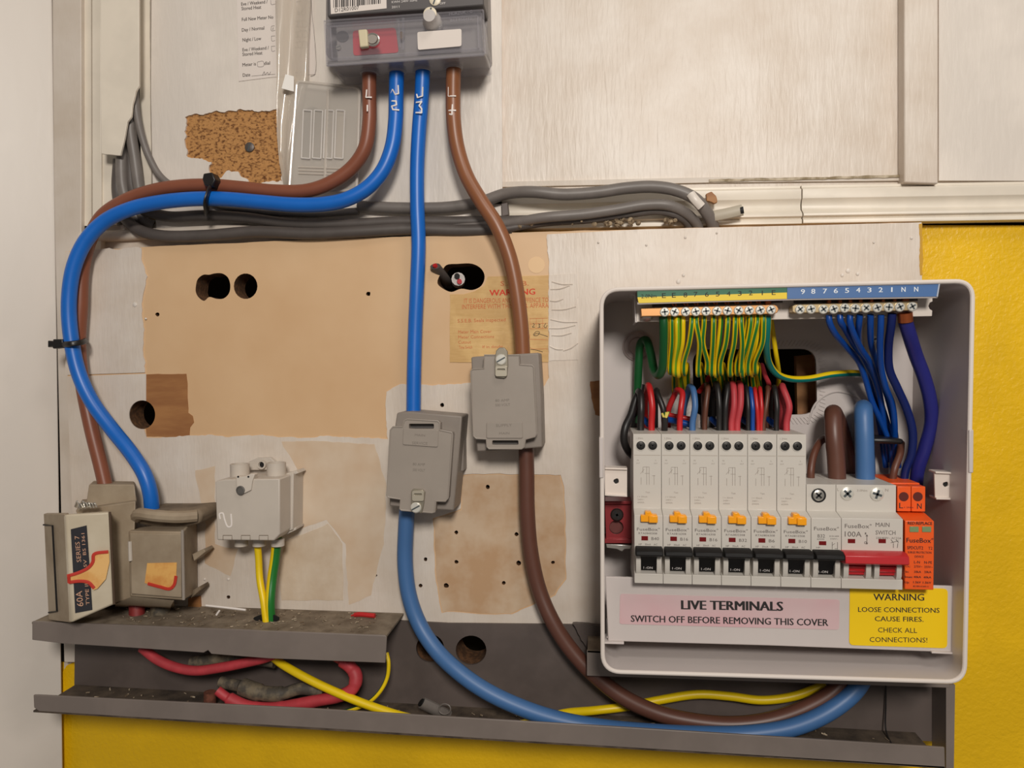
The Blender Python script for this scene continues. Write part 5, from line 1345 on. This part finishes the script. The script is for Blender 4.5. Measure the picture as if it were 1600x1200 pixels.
cl = plate('latch_clip', [(369, 744), (378, 745), (384, 744), (392, 740), (398, 741), (394, 752), (392, 766), (382, 771), (370, 769)], HF2 - 4, HF2 + 1.6, mat('clip_white', (210, 200, 188), .4), nbk, bevel=.4)
plate('clip_hole', circ(372, 745, 1.6, 8), HF2 + 1.5, HF2 + 1.8, BLACKS, cl)
plate('clip_hole', circ(388, 745, 1.6, 8), HF2 + 1.5, HF2 + 1.8, BLACKS, cl)
mb = MB(); mb.lathe([(3.1, 0), (3.1, .6), (2.4, .8), (2.2, .2), (.01, .2)], P(376, 766, HF2 + 1.6), n=18); mb.build('clip_screw', mat('dull_grey_screw', (108, 104, 100), .5, .3), nbk)
strokes('handwriting', [[(344, 811), (343, 803), (348, 802), (351, 812), (356, 823), (361, 822), (361, 803)]], HF2 + .1, .55, MARK, body)
for x in (348.5, 377, 405):
    mb = MB(); q = WL([(x, 844), (x, 836.5), (x + 14, 836.5), (x + 14, 844)], HF2)
    mb.tube([Vector((a, -(HF2 + .05) / 1000, b)) for a, b in q], .00022, n=4, raw=True); mb.build('moulded_notch', FUSE_D, body)

# ================================================================== old service fuse and neutral block
sf = thing('service_fuse', 'old grey service fuse with cream carrier marked 60A under the brown tail', 'fuse', P(150, 870, 30))
def hexa(name, f, b, m, parent, bevel=.8):
    """front quad and back quad given as (px,py,h) TL TR BR BL"""
    vs = [P(*q) for q in f] + [P(*q) for q in b]
    return MB().add(vs, [(0, 3, 2, 1), (4, 5, 6, 7), (0, 1, 5, 4), (1, 2, 6, 5), (2, 3, 7, 6), (3, 0, 4, 7)]).build(name, m, parent, bevel)


hexa('cable_cap', [(139, 757, 42), (210, 757, 42), (214, 790, 42), (134, 792, 42)], [(146, 751, 19), (210, 752, 19), (214, 790, 19), (140, 790, 19)], FUSE_G, sf)
hexa('fuse_base', [(118, 797, 50), (212, 783, 50), (206, 934, 50), (172, 946, 50)], [(128, 780, 19), (214, 775, 19), (214, 938, 19), (150, 950, 19)], FUSE_G, sf)
car = hexa('fuse_carrier', [(103, 804, 78), (171, 800, 70), (178, 944, 68), (112, 973, 78)], [(70, 806, 48), (172, 798, 46), (180, 944, 46), (76, 970, 48)], FUSE_W, sf, 1.2)
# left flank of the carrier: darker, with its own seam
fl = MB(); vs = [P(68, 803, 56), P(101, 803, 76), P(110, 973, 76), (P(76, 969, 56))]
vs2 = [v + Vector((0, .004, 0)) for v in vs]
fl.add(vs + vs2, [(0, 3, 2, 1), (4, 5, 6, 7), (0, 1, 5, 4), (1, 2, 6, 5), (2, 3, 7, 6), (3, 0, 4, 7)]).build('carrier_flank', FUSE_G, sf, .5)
MB().tube([P(68, 820, 57.5), P(82, 821, 66), P(89, 955, 67), P(76, 957, 58)], .0006, n=6, raw=True).build('flank_seam', BLACKS, sf)
MB().tube([P(171.5, 800, 70.5), P(178.5, 944, 68.5)], .0008, n=6, raw=True).build('carrier_seam', mat('seam_brown', (84, 66, 50), .8), sf)


def on(px, py, lift=.0):
    """height of the carrier's front face at a pixel"""
    t = (py - 804) / 169; xl_ = 103 + 9 * t; xr_ = 171 + 7 * t
    return 78 - (px - xl_) / (xr_ - xl_) * (8 + 2 * t) + lift


def oncar(name, pts, m, lift, parent=None, th=.25):
    vs = [P(x, y, on(x, y, lift)) for x, y in pts]; n = len(vs)
    vs += [v + Vector((0, th / 1000, 0)) for v in vs]
    fs = [tuple(range(n)), tuple(reversed(range(n, 2 * n)))] + [(i, (i + 1) % n, (i + 1) % n + n, i + n) for i in range(n)]
    return MB().add(vs, fs).build(name, m, parent or sf, smooth=0)


lab = oncar('rating_label', [(110.5, 827), (135, 821), (144, 953), (117.5, 958)], mat('black_rating_plate', (40, 40, 46), .5), .45)
def vtext(name, items, m, parent, lift=.75):
    """text running upwards on the carrier: baseline from p0 (bottom) to p1 (top)"""
    mb = MB()
    for s_, p0, p1, cap in items:
        vs, fs = _textmesh(s_, 0); x0 = min(v.x for v in vs); x1 = max(v.x for v in vs)
        a = Vector(p0); b = Vector(p1); e = (b - a); n_ = Vector((e.y, -e.x)).normalized()
        out = []
        for v in vs:
            q = a + e * ((v.x - x0) / (x1 - x0)) + n_ * (v.y / .69 * cap)
            out.append(P(q.x, q.y, on(q.x, q.y, lift)))
        mb.add(out, fs)
    return mb.build(name, m, parent, smooth=0)


vtext('lettering', [('SERIES 7', (127, 878), (123.5, 837), 7), ('5V  BS 1361', (136, 886), (132, 833), 5), ('60A', (130.5, 947), (128, 923), 10), ('TYPE II', (140, 945), (138, 912), 5.5)], mat('salmon_print', (206, 160, 132), .6), lab)
stc = oncar('torn_sticker', [(105, 898), (124, 893), (140, 885), (146, 866), (170, 861), (171, 878), (165, 905), (152, 920), (146, 922), (140, 913), (126, 910), (106, 911)], mat('orange_sticker', (226, 166, 92), .6, rgb2=(238, 190, 120), vscale=60), .9)
for l in ([(105, 900), (122, 895), (138, 887), (145, 878), (147, 866), (169, 862)], [(107, 910), (125, 908), (138, 910), (147, 919)]):
    mb = MB(); mb.tube([P(x, y, on(x, y, 1.2)) for x, y in l], .0012, n=6, flat=.3); mb.build('red_border', mat('red_border_print', (196, 52, 36), .6), stc)
MB().tube([P(107, 898, on(107, 898, 1.2)), P(108, 911, on(108, 911, 1.2))], .0012, n=6, raw=True, flat=.3).build('red_border', mat('red_border_print', (0, 0, 0)), stc)
mb = MB(); rg = random.Random(6)
for k in range(7):
    x = 118 + k * 4.5; mb.tube([P(x, 797 - rg.uniform(0, 6), 60), P(x + 3, 788 - rg.uniform(0, 5), 62), P(x + 6, 796 - rg.uniform(0, 4), 62)], .0011, n=6, flat=.4)
mb.build('seal_foil', STEEL, sf)['kind'] = 'stuff'

nl = thing('neutral_service_block', 'dusty grey block with orange sticker remnant where the blue tail ends', 'connector block', P(250, 870, 30))
hexa('body', [(201, 829, 58), (285, 831, 58), (287, 938, 58), (203, 932, 58)], [(206, 826, 19), (308, 806, 19), (309, 925, 19), (206, 935, 19)], FUSE_G, nl, 1)
hexa('foot', [(180, 944, 52), (206, 932, 58), (272, 938, 58), (266, 948, 52)], [(180, 950, 20), (206, 950, 20), (272, 952, 20), (266, 952, 20)], FUSE_G, nl, .5)
mb = MB(); ring = []
for hh_, a in ((1, 0),):
    pts = [(212, 800), (226, 797), (285, 797), (310, 795), (316, 804), (312, 818), (290, 824), (240, 824), (213, 818)]
mb.poly(WL(pts, 46), HB + .4, 46); mb.build('cable_shroud', FUSE_D, nl, bevel=2.0, seg=3)
MB().tube([P(213, 808, 46), P(218, 803, 51), P(245, 806, 54), (P(280, 808, 52)), P(308, 806, 46)], .0042, n=10).build('shroud_lip', FUSE_G, nl)
hexa('front_lid', [(203, 833, 60), (283, 834, 60), (284, 934, 60), (205, 928, 60)], [(203, 833, 57), (283, 834, 57), (284, 934, 57), (205, 928, 57)], FUSE_G, nl, .6)
MB().tube([P(285, 828, 60), P(287, 937, 60)], .0010, n=8, raw=True).build('lid_edge', BLK_G, nl)
MB().tube([P(203, 846, 60.5), P(204, 876, 60.5)], .0013, n=8, raw=True).build('hinge_pin', NBLK, nl)
plate('side_rib', [(300, 866), (318, 858), (321, 862), (303, 877)], 22, 34, FUSE_G, nl, bevel=.4, href=34)
plate('side_rib', [(296, 925), (312, 916), (313, 922), (298, 935)], 22, 34, FUSE_D, nl, bevel=.4, href=34)
ns = plate('orange_sticker', [(230, 880), (276, 879), (275, 905), (272, 919), (258, 921), (226, 911)], 60.1, 60.4, mat('orange_sticker_flat', (216, 150, 78), .6, rgb2=(232, 178, 100), vscale=60, vstretch=(1, 1, 1)), nl)
MB().tube([P(231, 912, 60.6), P(250, 917, 60.6), P(265, 920, 60.6), P(272, 914, 60.6), P(275, 900, 60.6)], .0012, n=6, flat=.3).build('red_border', mat('red_border_print', (0, 0, 0)), ns)
cable('red_stub', 'dull red cable stub dropping under the dusty fuse block', [(214, 940, 36), (214, 955, 38), (215, 974, 40)], 5.4, mat('dull_red_sheath', (140, 44, 42), .6, var=.3, vscale=100))
cable('black_stub', 'black cable stub beside the dull red one under the fuse block', [(250, 942, 30), (250, 955, 34), (248, 968, 38)], 6.5, OLD)
plate('brown_wood_chip', [(294, 935), (312, 932), (313, 950), (294, 952)], HB, HB + 2, TAN, bb)
